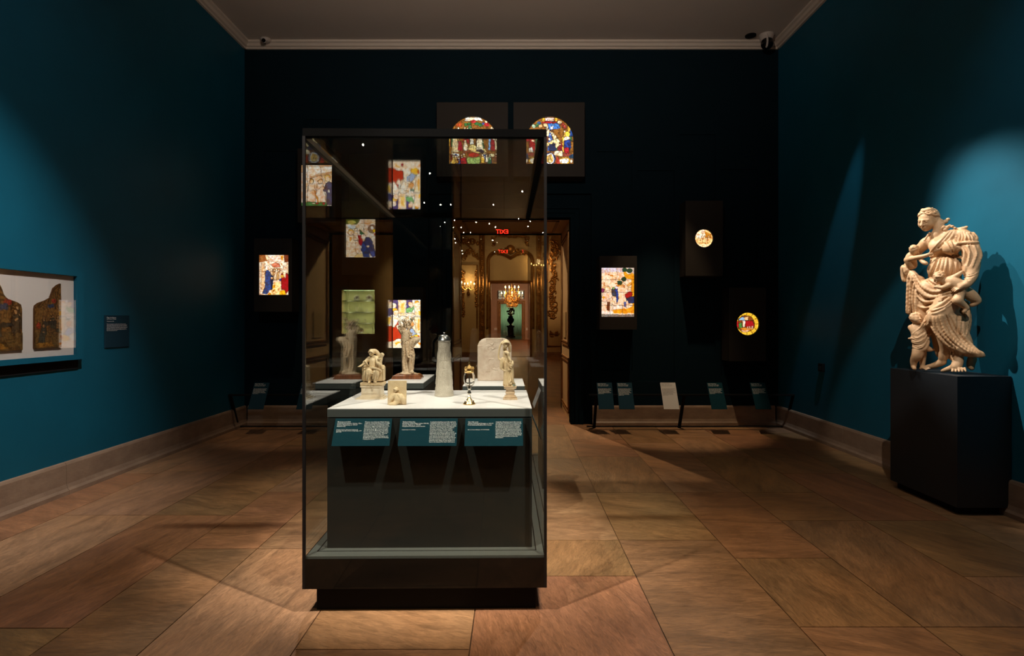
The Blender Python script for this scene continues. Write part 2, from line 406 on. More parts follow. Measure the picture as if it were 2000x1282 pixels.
# ------------------------------------------------------------------ sculpting by distance field
class Sculpt:
    def __init__(s, lo, hi, h):
        s.lo = np.array(lo, float); s.h = h
        s.n = [int((hi[i]-lo[i])/h)+2 for i in range(3)]
        s.ax = [(lo[i]+h*np.arange(s.n[i])).astype(np.float32) for i in range(3)]
        s.D = np.full(s.n, 0.05, np.float32)
    def win(s, lo, hi):
        sl = []
        for i in range(3):
            a = int(math.floor((lo[i]-s.lo[i])/s.h)); b = int(math.ceil((hi[i]-s.lo[i])/s.h))+1
            a = max(0, a); b = min(s.n[i], b)
            if b <= a: return None
            sl.append(slice(a, b))
        X = s.ax[0][sl[0]][:, None, None]; Y = s.ax[1][sl[1]][None, :, None]; Z = s.ax[2][sl[2]][None, None, :]
        return tuple(sl), X, Y, Z
    def _put(s, sl, d, k, cut):
        D = s.D[sl]
        if cut:
            nd = -d
            hh = np.maximum(k-np.abs(D-nd), 0)/k if k > 0 else 0
            s.D[sl] = np.maximum(D, nd)+hh*hh*k*0.25
        else:
            hh = np.maximum(k-np.abs(D-d), 0)/k if k > 0 else 0
            s.D[sl] = np.minimum(D, d)-hh*hh*k*0.25
    def cap(s, a, b, ra, rb, k=0.01, cut=False):
        a = np.array(a, float); b = np.array(b, float); m = max(ra, rb)+k+2*s.h
        wn = s.win(np.minimum(a, b)-m, np.maximum(a, b)+m)
        if wn is None: return
        sl, X, Y, Z = wn; d = b-a; L2 = max(1e-12, float(d@d))
        t = ((X-a[0])*d[0]+(Y-a[1])*d[1]+(Z-a[2])*d[2])/L2
        t = np.clip(t, 0, 1)
        q = np.sqrt((X-a[0]-t*d[0])**2+(Y-a[1]-t*d[1])**2+(Z-a[2]-t*d[2])**2)
        s._put(sl, (q-(ra+(rb-ra)*t)).astype(np.float32), k, cut)
    def chain(s, pts, rs, k=0.01, cut=False, sub=4):
        """smooth tube through points"""
        pts = [np.array(p, float) for p in pts]
        if not hasattr(rs, '__len__'): rs = [rs]*len(pts)
        if len(pts) > 2 and sub > 1:
            pp = []; rr = []
            for i in range(len(pts)-1):
                p0 = pts[max(i-1, 0)]; p1 = pts[i]; p2 = pts[i+1]; p3 = pts[min(i+2, len(pts)-1)]
                for j in range(sub):
                    t = j/sub
                    pp.append(0.5*((2*p1)+(-p0+p2)*t+(2*p0-5*p1+4*p2-p3)*t*t+(-p0+3*p1-3*p2+p3)*t**3))
                    rr.append(rs[i]+(rs[i+1]-rs[i])*t)
            pp.append(pts[-1]); rr.append(rs[-1]); pts, rs = pp, rr
        for i in range(len(pts)-1): s.cap(pts[i], pts[i+1], rs[i], rs[i+1], k if not cut else k, cut)
    def solid(s, p):
        i = [int(round((p[a]-s.lo[a])/s.h)) for a in range(3)]
        if any(i[a] < 0 or i[a] >= s.n[a] for a in range(3)): return False
        return s.D[i[0], i[1], i[2]] < 0
    def skin(s, q, pts, r, lift=0.0, k=0.006, cut=False, w0=.32, w1=-.15, sub=5, smooth=7):
        """smooth tube laid on the visible surface; pts are study coordinates, q maps (x, y, w) to space"""
        P2 = [np.array(p, float) for p in pts]; rs = list(r) if hasattr(r, '__len__') else [r]*len(P2)
        pp = []; rr = []
        for i in range(len(P2)-1):
            p0 = P2[max(i-1, 0)]; p1 = P2[i]; p2 = P2[i+1]; p3 = P2[min(i+2, len(P2)-1)]
            for j in range(sub):
                t = j/sub; pp.append(0.5*((2*p1)+(-p0+p2)*t+(2*p0-5*p1+4*p2-p3)*t*t+(-p0+3*p1-3*p2+p3)*t**3)); rr.append(rs[i]+(rs[i+1]-rs[i])*t)
        pp.append(P2[-1]); rr.append(rs[-1])
        ws = []; st = s.h*.7
        for p in pp:
            w = w0; hit = None
            while w > w1:
                if s.solid(q(p[0], p[1], w)): hit = w; break
                w -= st
            ws.append(hit)
        good = [w for w in ws if w is not None]
        if len(good) < 2: return
        last = good[0]
        for i in range(len(ws)):
            if ws[i] is None: ws[i] = last
            last = ws[i]
        for _ in range(smooth): ws = [ws[0]]+[(ws[i-1]+2*ws[i]+ws[i+1])/4 for i in range(1, len(ws)-1)]+[ws[-1]]
        P3 = [q(p[0], p[1], w+lift*r_) for p, w, r_ in zip(pp, ws, rr)]
        for i in range(len(P3)-1): s.cap(P3[i], P3[i+1], rr[i], rr[i+1], k, cut)
    def ell(s, c, r, k=0.01, cut=False, R=None):
        c = np.array(c, float); r = np.array(r, float); m = float(r.max())+k+2*s.h
        wn = s.win(c-m, c+m)
        if wn is None: return
        sl, X, Y, Z = wn; X = X-c[0]; Y = Y-c[1]; Z = Z-c[2]
        if R is not None:   # rows of R: local axes
            u = X*R[0][0]+Y*R[0][1]+Z*R[0][2]; v = X*R[1][0]+Y*R[1][1]+Z*R[1][2]; ww = X*R[2][0]+Y*R[2][1]+Z*R[2][2]
        else: u, v, ww = X, Y, Z
        k0 = np.sqrt((u/r[0])**2+(v/r[1])**2+(ww/r[2])**2)+1e-6
        k1 = np.sqrt((u/r[0]**2)**2+(v/r[1]**2)**2+(ww/r[2]**2)**2)+1e-6
        s._put(sl, (k0*(k0-1)/k1).astype(np.float32), k, cut)
    def box(s, c, hs, k=0.004, rnd=0.0, cut=False):
        c = np.array(c, float); hs = np.array(hs, float); m = hs+k+2*s.h
        wn = s.win(c-m, c+m)
        if wn is None: return
        sl, X, Y, Z = wn
        qx = np.abs(X-c[0])-hs[0]+rnd; qy = np.abs(Y-c[1])-hs[1]+rnd; qz = np.abs(Z-c[2])-hs[2]+rnd
        d = np.sqrt(np.maximum(qx, 0)**2+np.maximum(qy, 0)**2+np.maximum(qz, 0)**2)+np.minimum(np.maximum(qx, np.maximum(qy, qz)), 0)-rnd
        s._put(sl, d.astype(np.float32), k, cut)
    def folds(s, c, rad, dr, freq, amp, warp=1.0, seed=0.0):
        """cloth pleats: ridges running across direction dr"""
        c = np.array(c, float); dr = np.array(dr, float); dr /= np.linalg.norm(dr)
        rad = np.array(rad if hasattr(rad, '__len__') else [rad]*3, float)
        wn = s.win(c-rad, c+rad)
        if wn is None: return
        sl, X, Y, Z = wn
        mk = np.clip(1-np.sqrt(((X-c[0])/rad[0])**2+((Y-c[1])/rad[1])**2+((Z-c[2])/rad[2])**2), 0, 1)
        mk = np.minimum(mk*2.5, 1)
        q = X*dr[0]+Y*dr[1]+Z*dr[2]
        f2 = freq*0.35
        wv = np.sin(f2*(X*1.3-Z*0.8+Y*0.6)+seed)+0.6*np.sin(f2*1.9*(Z*0.9+X*0.5-Y*0.7)+seed*2.3)
        n = np.sin(freq*q+warp*wv+seed)
        n = 1-np.abs(n)**0.8*2
        s.D[sl] += (amp*mk*n*0.5).astype(np.float32)
    def curls(s, c, rad, freq, amp, seed=0.0):
        c = np.array(c, float)
        rad = np.array(rad if hasattr(rad, '__len__') else [rad]*3, float)
        wn = s.win(c-rad, c+rad)
        if wn is None: return
        sl, X, Y, Z = wn
        mk = np.clip((1-np.sqrt(((X-c[0])/rad[0])**2+((Y-c[1])/rad[1])**2+((Z-c[2])/rad[2])**2))*4, 0, 1)
        n = np.sin(freq*X+2*np.sin(freq*.5*Z+seed))*np.sin(freq*Y*1.1+2*np.sin(freq*.45*X+seed))*np.sin(freq*Z*.9+2*np.sin(freq*.5*Y+seed*2))
        n2 = np.sin(freq*1.9*(X+.4*Y)+3*n)*np.sin(freq*1.7*(Z-.3*X)+seed)
        s.D[sl] -= (amp*mk*(n*.8+n2*.4)).astype(np.float32)
    def mesh(s, name):
        D = s.D.copy()
        for ax in range(3):
            ix = [slice(None)]*3; ix[ax] = 0; D[tuple(ix)] = np.maximum(D[tuple(ix)], s.h*.5)
            ix[ax] = -1; D[tuple(ix)] = np.maximum(D[tuple(ix)], s.h*.5)
        S = D < 0
        a = S[:-1, :-1, :-1].astype(np.int8)
        cnt = np.zeros(a.shape, np.int8)
        offs = [(i, j, k) for i in (0, 1) for j in (0, 1) for k in (0, 1)]
        nx, ny, nz = S.shape
        for (i, j, k) in offs: cnt += S[i:nx-1+i, j:ny-1+j, k:nz-1+k]
        I, J, K = np.nonzero((cnt > 0) & (cnt < 8))
        N = len(I); idx = np.full(a.shape, -1, np.int32); idx[I, J, K] = np.arange(N)
        pos = np.zeros((N, 3)); num = np.zeros(N)
        for o in offs:
            for ax in range(3):
                if o[ax] == 1: continue
                p = list(o); p[ax] = 1
                d0 = D[I+o[0], J+o[1], K+o[2]]; d1 = D[I+p[0], J+p[1], K+p[2]]
                m = (d0 < 0) != (d1 < 0)
                den = d0-d1; den = np.where(np.abs(den) < 1e-12, 1e-12, den)
                t = np.where(m, d0/den, 0)
                for q in range(3):
                    pos[:, q] += np.where(m, o[q]+(t if q == ax else 0), 0)
                num += m
        pos /= np.maximum(num, 1)[:, None]
        pos += np.stack([I, J, K], 1); pos = pos*s.h+s.lo
        quads = []
        for ax in range(3):
            b, c = (ax+1) % 3, (ax+2) % 3
            lo = [slice(None)]*3; hi = [slice(None)]*3; lo[ax] = slice(0, -1); hi[ax] = slice(1, None)
            A = S[tuple(lo)]; B = S[tuple(hi)]
            E = np.argwhere(A != B)
            E = E[(E[:, b] >= 1) & (E[:, c] >= 1) & (E[:, b] < s.n[b]-1) & (E[:, c] < s.n[c]-1)]
            def cell(db, dc):
                q = E.copy(); q[:, b] -= db; q[:, c] -= dc
                return idx[q[:, 0], q[:, 1], q[:, 2]]
            q = np.stack([cell(1, 1), cell(0, 1), cell(0, 0), cell(1, 0)], 1)
            flip = ~A[E[:, 0], E[:, 1], E[:, 2]]
            q[flip] = q[flip][:, ::-1]
            quads.append(q)
        Q = np.concatenate(quads); Q = Q[(Q >= 0).all(1)]
        me = bpy.data.meshes.new(name)
        me.vertices.add(N); me.vertices.foreach_set('co', pos.astype(np.float32).ravel())
        me.loops.add(len(Q)*4); me.loops.foreach_set('vertex_index', Q.ravel().astype(np.int32))
        me.polygons.add(len(Q)); me.polygons.foreach_set('loop_start', np.arange(0, len(Q)*4, 4, dtype=np.int32))
        me.update(calc_edges=True)
        me.polygons.foreach_set('use_smooth', [True]*len(me.polygons))
        return me

# ------------------------------------------------------------------ painted surfaces (colour per vertex of a fine grid)
def vnoise(Wd, Hh, cell, seed):
    r = np.random.RandomState(seed)
    gw = int(Wd/cell)+3; gh = int(Hh/cell)+3; g = r.rand(gh, gw)
    y, x = np.mgrid[0:Hh, 0:Wd]; fx = x/cell; fy = y/cell; ix = fx.astype(int); iy = fy.astype(int)
    fx -= ix; fy -= iy; fx = fx*fx*(3-2*fx); fy = fy*fy*(3-2*fy)
    return (g[iy, ix]*(1-fx)+g[iy, ix+1]*fx)*(1-fy)+(g[iy+1, ix]*(1-fx)+g[iy+1, ix+1]*fx)*fy
def srgb(h):
    c = [int(h[i:i+2], 16)/255 for i in (0, 2, 4)]
    return np.array([x/12.92 if x <= .04045 else ((x+.055)/1.055)**2.4 for x in c])
class Canvas:
    """x0..x1, y0..y1 are the drawing units; N columns"""
    def __init__(s, x0, x1, y0, y1, N, bg, lead='1a0d06'):
        s.x0, s.x1, s.y0, s.y1 = x0, x1, y0, y1
        s.W = N; s.H = int(N*(y1-y0)/(x1-x0))
        s.a = np.tile(srgb(bg), (s.H, s.W, 1)); s.lead = srgb(lead)
        yy, xx = np.mgrid[0:s.H, 0:s.W]
        s.X = x0+(xx+.5)*(x1-x0)/s.W; s.Y = y0+(yy+.5)*(y1-y0)/s.H
        s.u = (x1-x0)/s.W
    def inside(s, poly):
        m = np.zeros((s.H, s.W), bool); n = len(poly)
        for i in range(n):
            xa, ya = poly[i]; xb, yb = poly[(i+1) % n]
            if ya == yb: continue
            c = ((s.Y >= ya) != (s.Y >= yb)) & (s.X < (xb-xa)*(s.Y-ya)/(yb-ya)+xa)
            m ^= c
        return m
    def line(s, pts, wd, col=None):
        c = s.lead if col is None else srgb(col)
        for i in range(len(pts)-1):
            (xa, ya), (xb, yb) = pts[i], pts[i+1]
            dx, dy = xb-xa, yb-ya; L = max(dx*dx+dy*dy, 1e-9)
            t = np.clip(((s.X-xa)*dx+(s.Y-ya)*dy)/L, 0, 1)
            d = np.sqrt((s.X-xa-t*dx)**2+(s.Y-ya-t*dy)**2)
            k = np.clip((wd/2-d)/s.u+.5, 0, 1)[..., None]
            s.a = s.a*(1-k)+c*k
        return s
    def poly(s, col, pts, edge=0):
        m = s.inside(pts); s.a[m] = srgb(col)
        if edge: s.line(list(pts)+[pts[0]], edge)
        return s
    def oval(s, col, cx, cy, rx, ry, edge=0):
        return s.poly(col, [(cx+rx*math.cos(t*PI/12), cy+ry*math.sin(t*PI/12)) for t in range(24)], edge)
    def folds(s, seed, amp=.5, cell=7, dark=None, region=None):
        """brushed tracery / shading strokes of the painted design"""
        n = vnoise(s.W, s.H, cell, seed); n2 = vnoise(s.W, s.H, cell*.45, seed+5)
        r = 1-np.abs(n*2-1)*2.2; r = np.clip(r, 0, 1)*.7+np.clip(n2*1.6-.8, 0, 1)*.6
        n3 = vnoise(s.W, s.H, cell*.28, seed+9); r = r+np.clip(np.abs(n3*2-1)*-3+1, 0, 1)*.35; k = (np.clip(r, 0, 1)*min(1, amp*1.5))[..., None]
        if region is not None: k = k*region[..., None]
        n5 = np.clip(vnoise(s.W, s.H, cell*.8, seed+31)*2.2-.9, 0, 1)[..., None]*.75
        s.a = s.a*(1-n5+n5*np.array([.92, .66, .34]))
        n4 = vnoise(s.W, s.H, cell*1.1, seed+21)*7; ln = np.clip(1-np.abs((n4 % 1)-.5)*9, 0, 1)*.55*min(1, amp*1.6)
        k = np.maximum(k, ln[..., None])
        d = srgb(dark) if dark else s.lead
        s.a = s.a*(1-k)+(s.a*d*2.2+d*.15)*k
        return s
    def person(s, x, y, hgt, robe, skin='ffe9c8', hair='b98a3a', lean=0, edge=None):
        """small draped figure, y = feet"""
        e = edge if edge is not None else s.u*1.3
        wd = hgt*.2
        s.poly(robe, [(x-wd+lean*.2, y), (x-wd*.9+lean*.6, y-hgt*.45), (x-wd*.6+lean, y-hgt*.78), (x+wd*.6+lean, y-hgt*.78), (x+wd*.95+lean*.6, y-hgt*.45), (x+wd*1.2, y)], e)
        s.oval(hair, x+lean, y-hgt*.9, hgt*.10, hgt*.11, e)
        s.oval(skin, x+lean*1.02, y-hgt*.87, hgt*.07, hgt*.08)
        s.oval(skin, x+lean*.5+wd*.3, y-hgt*.58, hgt*.09, hgt*.045)
        return s
    def mesh(s, name, w, h, attr='paint', maskfn=None):
        """upright grid facing -y, centred, w x h metres"""
        wx = (vnoise(s.W, s.H, 9, 71)-.5)*3.6+(vnoise(s.W, s.H, 4, 73)-.5)*1.8; wy = (vnoise(s.W, s.H, 9, 72)-.5)*3.6+(vnoise(s.W, s.H, 4, 74)-.5)*1.8
        yy, xx = np.mgrid[0:s.H, 0:s.W]
        ed = np.clip(np.minimum(np.minimum(xx, s.W-1-xx), np.minimum(yy, s.H-1-yy))/8, 0, 1)
        s.a = s.a[np.clip((yy+wy*ed).round().astype(int), 0, s.H-1), np.clip((xx+wx*ed).round().astype(int), 0, s.W-1)]
        W1, H1 = s.W, s.H
        xs = (np.arange(W1)+.5)/W1; zs = 1-(np.arange(H1)+.5)/H1
        xs[0] = 0; xs[-1] = 1; zs[0] = 1; zs[-1] = 0
        XX, ZZ = np.meshgrid((xs-.5)*w, (zs-.5)*h)
        vs = np.stack([XX, np.zeros_like(XX), ZZ], -1).reshape(-1, 3)
        i = np.arange(W1*H1).reshape(H1, W1)
        q = np.stack([i[:-1, :-1], i[1:, :-1], i[1:, 1:], i[:-1, 1:]], -1).reshape(-1, 4)
        if maskfn is not None:
            c = vs[q].mean(1); q = q[maskfn(c[:, 0], c[:, 2])]
        me = bpy.data.meshes.new(name)
        me.vertices.add(len(vs)); me.vertices.foreach_set('co', vs.astype(np.float32).ravel())
        me.loops.add(len(q)*4); me.loops.foreach_set('vertex_index', q.ravel().astype(np.int32))
        me.polygons.add(len(q)); me.polygons.foreach_set('loop_start', np.arange(0, len(q)*4, 4, dtype=np.int32))
        me.update(calc_edges=True)
        ca = me.color_attributes.new(attr, 'FLOAT_COLOR', 'POINT')
        rgba = np.concatenate([s.a.reshape(-1, 3), np.ones((len(vs), 1))], 1).astype(np.float32)
        ca.data.foreach_set('color', rgba.ravel())
        return me
# ------------------------------------------------------------------ lettering
def text_mesh(blocks, name='lettering'):
    """blocks: (text, x, y, size, width) laid out in the xy plane, y up"""
    vs = []; fs = []
    for (t, x, y, size, wd) in blocks:
        cu = bpy.data.curves.new('t', 'FONT'); cu.body = t; cu.size = size
        cu.resolution_u = 1; cu.space_line = 1.0
        cu.text_boxes[0].width = wd
        cu.offset = size*0.012
        o = bpy.data.objects.new('t', cu); C.objects.link(o)
        dg = bpy.context.evaluated_depsgraph_get()
        me = o.evaluated_get(dg).to_mesh()
        n = len(vs)
        vs += [(v.co.x+x, v.co.y+y, 0.0) for v in me.vertices]
        fs += [tuple(i+n for i in p.vertices) for p in me.polygons]
        o.evaluated_get(dg).to_mesh_clear()
        bpy.data.objects.remove(o); bpy.data.curves.remove(cu)
    me = bpy.data.meshes.new(name); me.from_pydata(vs, [], fs); me.update()
    return me

# ================================================================== ROOM SHELL
XL, XR, YB, ZC, YR = -3.90, 3.84, 8.25, 5.54, -25.0
DX0, DX1, DZ = (880-CX)/F*YB, (1115-CX)/F*YB, EYE+(CY-424)/F*YB   # doorway
# floor flags
strips = [-3.9, -3.5, -2.79, -2.17, -1.69, -1.0, -.2, .72, 1.40, 2.01, 2.64, 3.3, 3.84]
joints = {0: [], 1: [1.6, 3.1, 4.4, 5.7], 2: [1.9, 2.78, 4.4], 3: [1.5, 2.5, 3.75, 5.0], 4: [.9, 2.2, 3.75, 4.75],
          5: [1.3, 2.6, 3.9, 5.1], 6: [.8, 2.1, 3.3, 4.7], 7: [], 8: [], 9: [], 10: [], 11: []}
joints[6] = [1.0, 2.2, 3.35, 3.9, 4.98]; joints[7] = [1.4, 3.9, 4.98, 6.3]
joints[8] = [1.5, 2.79, 3.6, 4.98, 5.7]; joints[9] = [1.2, 2.79, 4.28, 4.98, 6.3]
joints[10] = [1.7, 3.34, 4.28, 5.6]; joints[11] = [1.3, 3.34, 4.9, 6.6]
joints[0] = [1.9, 3.9, 5.6, 7.0]
tones = [(.38, .20, .115), (.30, .145, .075), (.25, .145, .065), (.40, .245, .125), (.34, .14, .08), (.22, .13, .07), (.44, .25, .14), (.29, .185, .075)]
rnd = random.Random(11)
fv = []; ff = []; fc = []; fg = []
for i in range(len(strips)-1):
    ys = [YR]; y = YR
    while y < -.4: y += rnd.uniform(1.1, 2.0); ys.append(min(y, .3))
    ys += joints[i]
    y = ys[-1]
    while y < YB-.9:
        y += rnd.uniform(.9, 1.4)
        if y < YB-.3: ys.append(y)
    ys = sorted(set(ys)); ys.append(YB)
    g = .003
    for a, b in zip(ys[:-1], ys[1:]):
        n = len(fv); x0, x1 = strips[i]+g, strips[i+1]-g; y0, y1 = a+g, b-g
        fv += [(x0, y0, 0), (x1, y0, 0), (x1, y1, 0), (x0, y1, 0), (x0, y0, -.006), (x1, y0, -.006), (x1, y1, -.006), (x0, y1, -.006)]
        ff += [(n, n+1, n+2, n+3), (n, n+4, n+5, n+1), (n+1, n+5, n+6, n+2), (n+2, n+6, n+7, n+3), (n+3, n+7, n+4, n)]
        c = rnd.choice(tones); c = tuple(.62*p_+.38*q_ for p_, q_ in zip(c, (.33, .19, .10))); gr = (rnd.random(), rnd.random(), rnd.choice([.0, .12, .42, .5, .55, .62, .3]))
        fc += [(*c, 1)]*8; fg += [(*gr, 1)]*8
n = len(fv)
fv += [(XL, YR, -.006), (XR, YR, -.006), (XR, YB, -.006), (XL, YB, -.006)]; ff += [(n, n+1, n+2, n+3)]
fc += [(.06, .035, .02, 1)]*4; fg += [(0, 0, 0, 1)]*4
me = bpy.data.meshes.new('floor'); me.from_pydata(fv, [], ff); me.update()
ca = me.color_attributes.new('slab', 'FLOAT_COLOR', 'POINT'); ca.data.foreach_set('color', np.array(fc, np.float32).ravel())
ca = me.color_attributes.new('grain', 'FLOAT_COLOR', 'POINT'); ca.data.foreach_set('color', np.array(fg, np.float32).ravel())
structure(link('floor', me, M['flags']))
# ceiling and cornice
structure(MB().box(XL-.3, XR+.3, YR-.3, YB+.3, ZC, ZC+.2).build('ceiling', M['ceiling']))
cp = [(0, 0), (.03, 0), (.035, .02), (.06, .03), (.075, .06), (.10, .075), (.10, .10), (0, .10)]
def cornice(name, ax, pos, sgn, a, b):
    m = MB()
    if ax == 'x':
        m.prism([(pos+sgn*d, ZC-.10+z) for d, z in cp], a, b, 'y')
    else:
        m.prism([(pos+sgn*d, ZC-.10+z) for d, z in cp], a, b, 'x')
    structure(m.build(name, M['cornice']))
cornice('trim_1', 'x', XL, 1, YR, YB); cornice('trim_2', 'x', XR, -1, YR, YB); cornice('trim_3', 'y', YB, -1, XL, XR)
# side and rear walls
structure(MB().box(XL-.2, XL, YR-.2, YB+.2, -.01, ZC+.05).build('wall_left', M['teal']))
structure(MB().box(XR, XR+.2, YR-.2, YB+.2, -.01, ZC+.05).build('wall_right', M['teal']))
structure(MB().box(XL, XR, YR-.2, YR, -.01, ZC+.05).build('wall_rear', mat('rear_wall_brown', (.20, .13, .09), .8)))
# back wall: one relief sheet with shallow recesses and the doorway
def relief_wall(name, x0, x1, z0, z1, yf, yb, cells, mt):
    xs = sorted(set([x0, x1]+[v for c in cells for v in c[:2]])); zs = sorted(set([z0, z1]+[v for c in cells for v in c[2:4]]))
    def dep(x, z):
        d = 0.0
        for (a, b, c, e, dd) in cells:
            if a < x < b and c < z < e: d = dd
        return d
    m = MB(); nx, nz = len(xs)-1, len(zs)-1
    D = [[dep((xs[i]+xs[i+1])/2, (zs[k]+zs[k+1])/2) for k in range(nz)] for i in range(nx)]
    thick = yb-yf
    for i in range(nx):
        for k in range(nz):
            d = D[i][k]
            if d is None: continue
            y = yf+d
            m.add([(xs[i], y, zs[k]), (xs[i+1], y, zs[k]), (xs[i+1], y, zs[k+1]), (xs[i], y, zs[k+1])], [(0, 1, 2, 3)])
            for (di, dk) in ((1, 0), (-1, 0), (0, 1), (0, -1)):
                i2, k2 = i+di, k+dk
                if 0 <= i2 < nx and 0 <= k2 < nz:
                    e = D[i2][k2]; ye = yb if e is None else yf+e
                    if ye > y+1e-6:
                        if di: 
                            x = xs[i+1] if di > 0 else xs[i]
                            m.add([(x, y, zs[k]), (x, ye, zs[k]), (x, ye, zs[k+1]), (x, y, zs[k+1])], [(0, 1, 2, 3)])
                        else:
                            z = zs[k+1] if dk > 0 else zs[k]
                            m.add([(xs[i], y, z), (xs[i+1], y, z), (xs[i+1], ye, z), (xs[i], ye, z)], [(0, 1, 2, 3)])
    m.add([(x0, yb, z0), (x1, yb, z0), (x1, yb, z1), (x0, yb, z1)], []) 
    return m
def rc(pa, pb, ya, yb, d=.02):
    a = P(pa, yb, YB); b = P(pb, ya, YB); return (a.x, b.x, a.z, b.z, d)
cells = [rc(1165, 1235, 296, 725), rc(1245, 1317, 333, 745), rc(1328, 1398, 263, 690), rc(1408, 1480, 331, 735),
         rc(515, 580, 295, 720), rc(597, 665, 233, 700), rc(680, 735, 300, 700), rc(752, 826, 333, 720), (DX0, DX1, -.01, DZ, None)]
cells = [(DX0-.32, DX1+.30, -.01, DZ+.34, .06)] + cells
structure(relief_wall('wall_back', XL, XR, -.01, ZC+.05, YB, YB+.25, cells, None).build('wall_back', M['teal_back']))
# door surround
m = MB()
for (o, t) in ((.17, .05), (.11, .035), (.05, .02)):
    yy = YB+.06-t
    m.box(DX0-o-.01, DX0-o+.045, yy, YB+.07, 0, DZ+o+.01)
    m.box(DX1+o-.045, DX1+o+.01, yy, YB+.07, 0, DZ+o+.01)
    m.box(DX0-o+.045, DX1+o-.045, yy, YB+.07, DZ+o-.045, DZ+o+.01)
m.box(DX0-.20, DX0-.0, YB+.045, YB+.07, 0, DZ+.2); m.box(DX1+.0, DX1+.20, YB+.045, YB+.07, 0, DZ+.2); m.box(DX0, DX1, YB+.045, YB+.07, DZ, DZ+.2)
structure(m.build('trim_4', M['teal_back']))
# stone skirting
def skirting(name, pts, nx, ny):
    """pts: start,end along the wall foot; nx,ny inward normal"""
    (ax, ay), (bx, by) = pts
    prof = [(0, 0), (.055, 0), (.055, .035), (.040, .055), (.030, .09), (.028, .255), (.020, .275), (0, .28)]
    L = math.hypot(bx-ax, by-ay); dx, dy = (bx-ax)/L, (by-ay)/L
    vs = []; fs = []; n = len(prof)
    ks = max(1, int(L/1.6)); 
    for k in range(ks):
        t0 = L*k/ks+.0015; t1 = L*(k+1)/ks-.0015; b0 = len(vs)
        for t in (t0, t1):
            for d, z in prof: vs.append((ax+dx*t+nx*d, ay+dy*t+ny*d, z))
        for i in range(n): fs.append((b0+i, b0+(i+1) % n, b0+n+(i+1) % n, b0+n+i))
        fs.append(tuple(b0+i for i in range(n))); fs.append(tuple(b0+n+i for i in range(n-1, -1, -1)))
    structure(MB().add(vs, fs).build(name, M['base_stone']))
skirting('baseboard_left', ((XL, YR), (XL, YB)), 1, 0)
skirting('baseboard_right', ((XR, YR), (XR, YB)), -1, 0)
skirting('baseboard_back', ((XL+.055, YB), (DX0-.33, YB)), 0, -1)
skirting('baseboard_back', ((DX1+.31, YB), (XR-.055, YB)), 0, -1)

# ================================================================== ROOMS BEYOND THE DOORWAY
YP = 10.0; YF = 24.0; YG = 47.0; YE = 60.0
# passage lined with cream panelling
m = MB()
m.box(DX0-.2, DX0, YB+.07, YP, 0, DZ+.2); m.box(DX1, DX1+.2, YB+.07, YP, 0, DZ+.2); m.box(DX0, DX1, YB+.07, YP, DZ, DZ+.2)
structure(m.build('wall_passage', M['cream_pale']))
m = MB()
for sx, x in ((1, DX0), (-1, DX1)):
    for (z0, z1) in ((.12, .95), (1.12, DZ-.15)):
        y0, y1 = YB+.28, YP-.28
        for q in (0, .05):
            a0, a1, c0, c1 = y0+q, y1-q, z0+q, z1-q
            t = .022
            xx = sorted((x, x+sx*.018))
            m.box(xx[0], xx[1], a0, a0+t, c0, c1); m.box(xx[0], xx[1], a1-t, a1, c0, c1)
            m.box(xx[0], xx[1], a0, a1, c0, c0+t); m.box(xx[0], xx[1], a0, a1, c1-t, c1)
m.box(DX0+.14, DX1-.14, YB+.3, YB+.34, DZ-.015, DZ); m.box(DX0+.14, DX1-.14, YP-.34, YP-.3, DZ-.015, DZ)
m.box(DX0+.14, DX0+.18, YB+.3, YP-.3, DZ-.015, DZ); m.box(DX1-.18, DX1-.14, YB+.3, YP-.3, DZ-.015, DZ)
structure(m.build('trim_5', M['carving']))
tag(MB().box(DX1-.012, DX1, 8.95, 9.42, 1.24, 1.65, .003).build('wall_label', M['cream_panel']), 'pale tan text plate on the right jamb of the doorway passage', 'label')
# room 2 shell
structure(MB().box(-6, 6, YB, YF, -.05, -.001).build('floor_2', M['parquet']))
structure(MB().box(-6, 6, YP, YF, 5.9, 6.1).build('ceiling_2', M['cream_pale']))
structure(MB().box(-6.2, -6, YP, YF, 0, 6).build('wall_2_left', M['cream_panel']))
structure(MB().box(6, 6.2, YP, YF, 0, 6).build('wall_2_right', M['cream_panel']))
structure(MB().box(-6, DX0, YP-.2, YP, 0, 6).box(DX1, 6, YP-.2, YP, 0, 6).box(DX0, DX1, YP-.2, YP, DZ, 6).build('wall_2_front', M['cream_panel']))
FX0, FX1, FZ = (957-CX)/F*YF, (1038-CX)/F*YF, EYE+75/F*YF
NX0, NX1, NZ0, NZ1 = 3.10, 4.47, .98, 2.82
m = MB()
m.box(-6, FX0, YF, YF+.3, 0, 6).box(FX1, NX0, YF, YF+.3, 0, 6).box(FX0, FX1, YF, YF+.3, FZ, 6)
m.box(NX0, NX1, YF, YF+.3, 0, NZ0).box(NX0, NX1, YF, YF+.3, NZ1, 6).box(NX1, 6, YF, YF+.3, 0, 6)
structure(m.build('wall_2_far', M['cream_panel']))
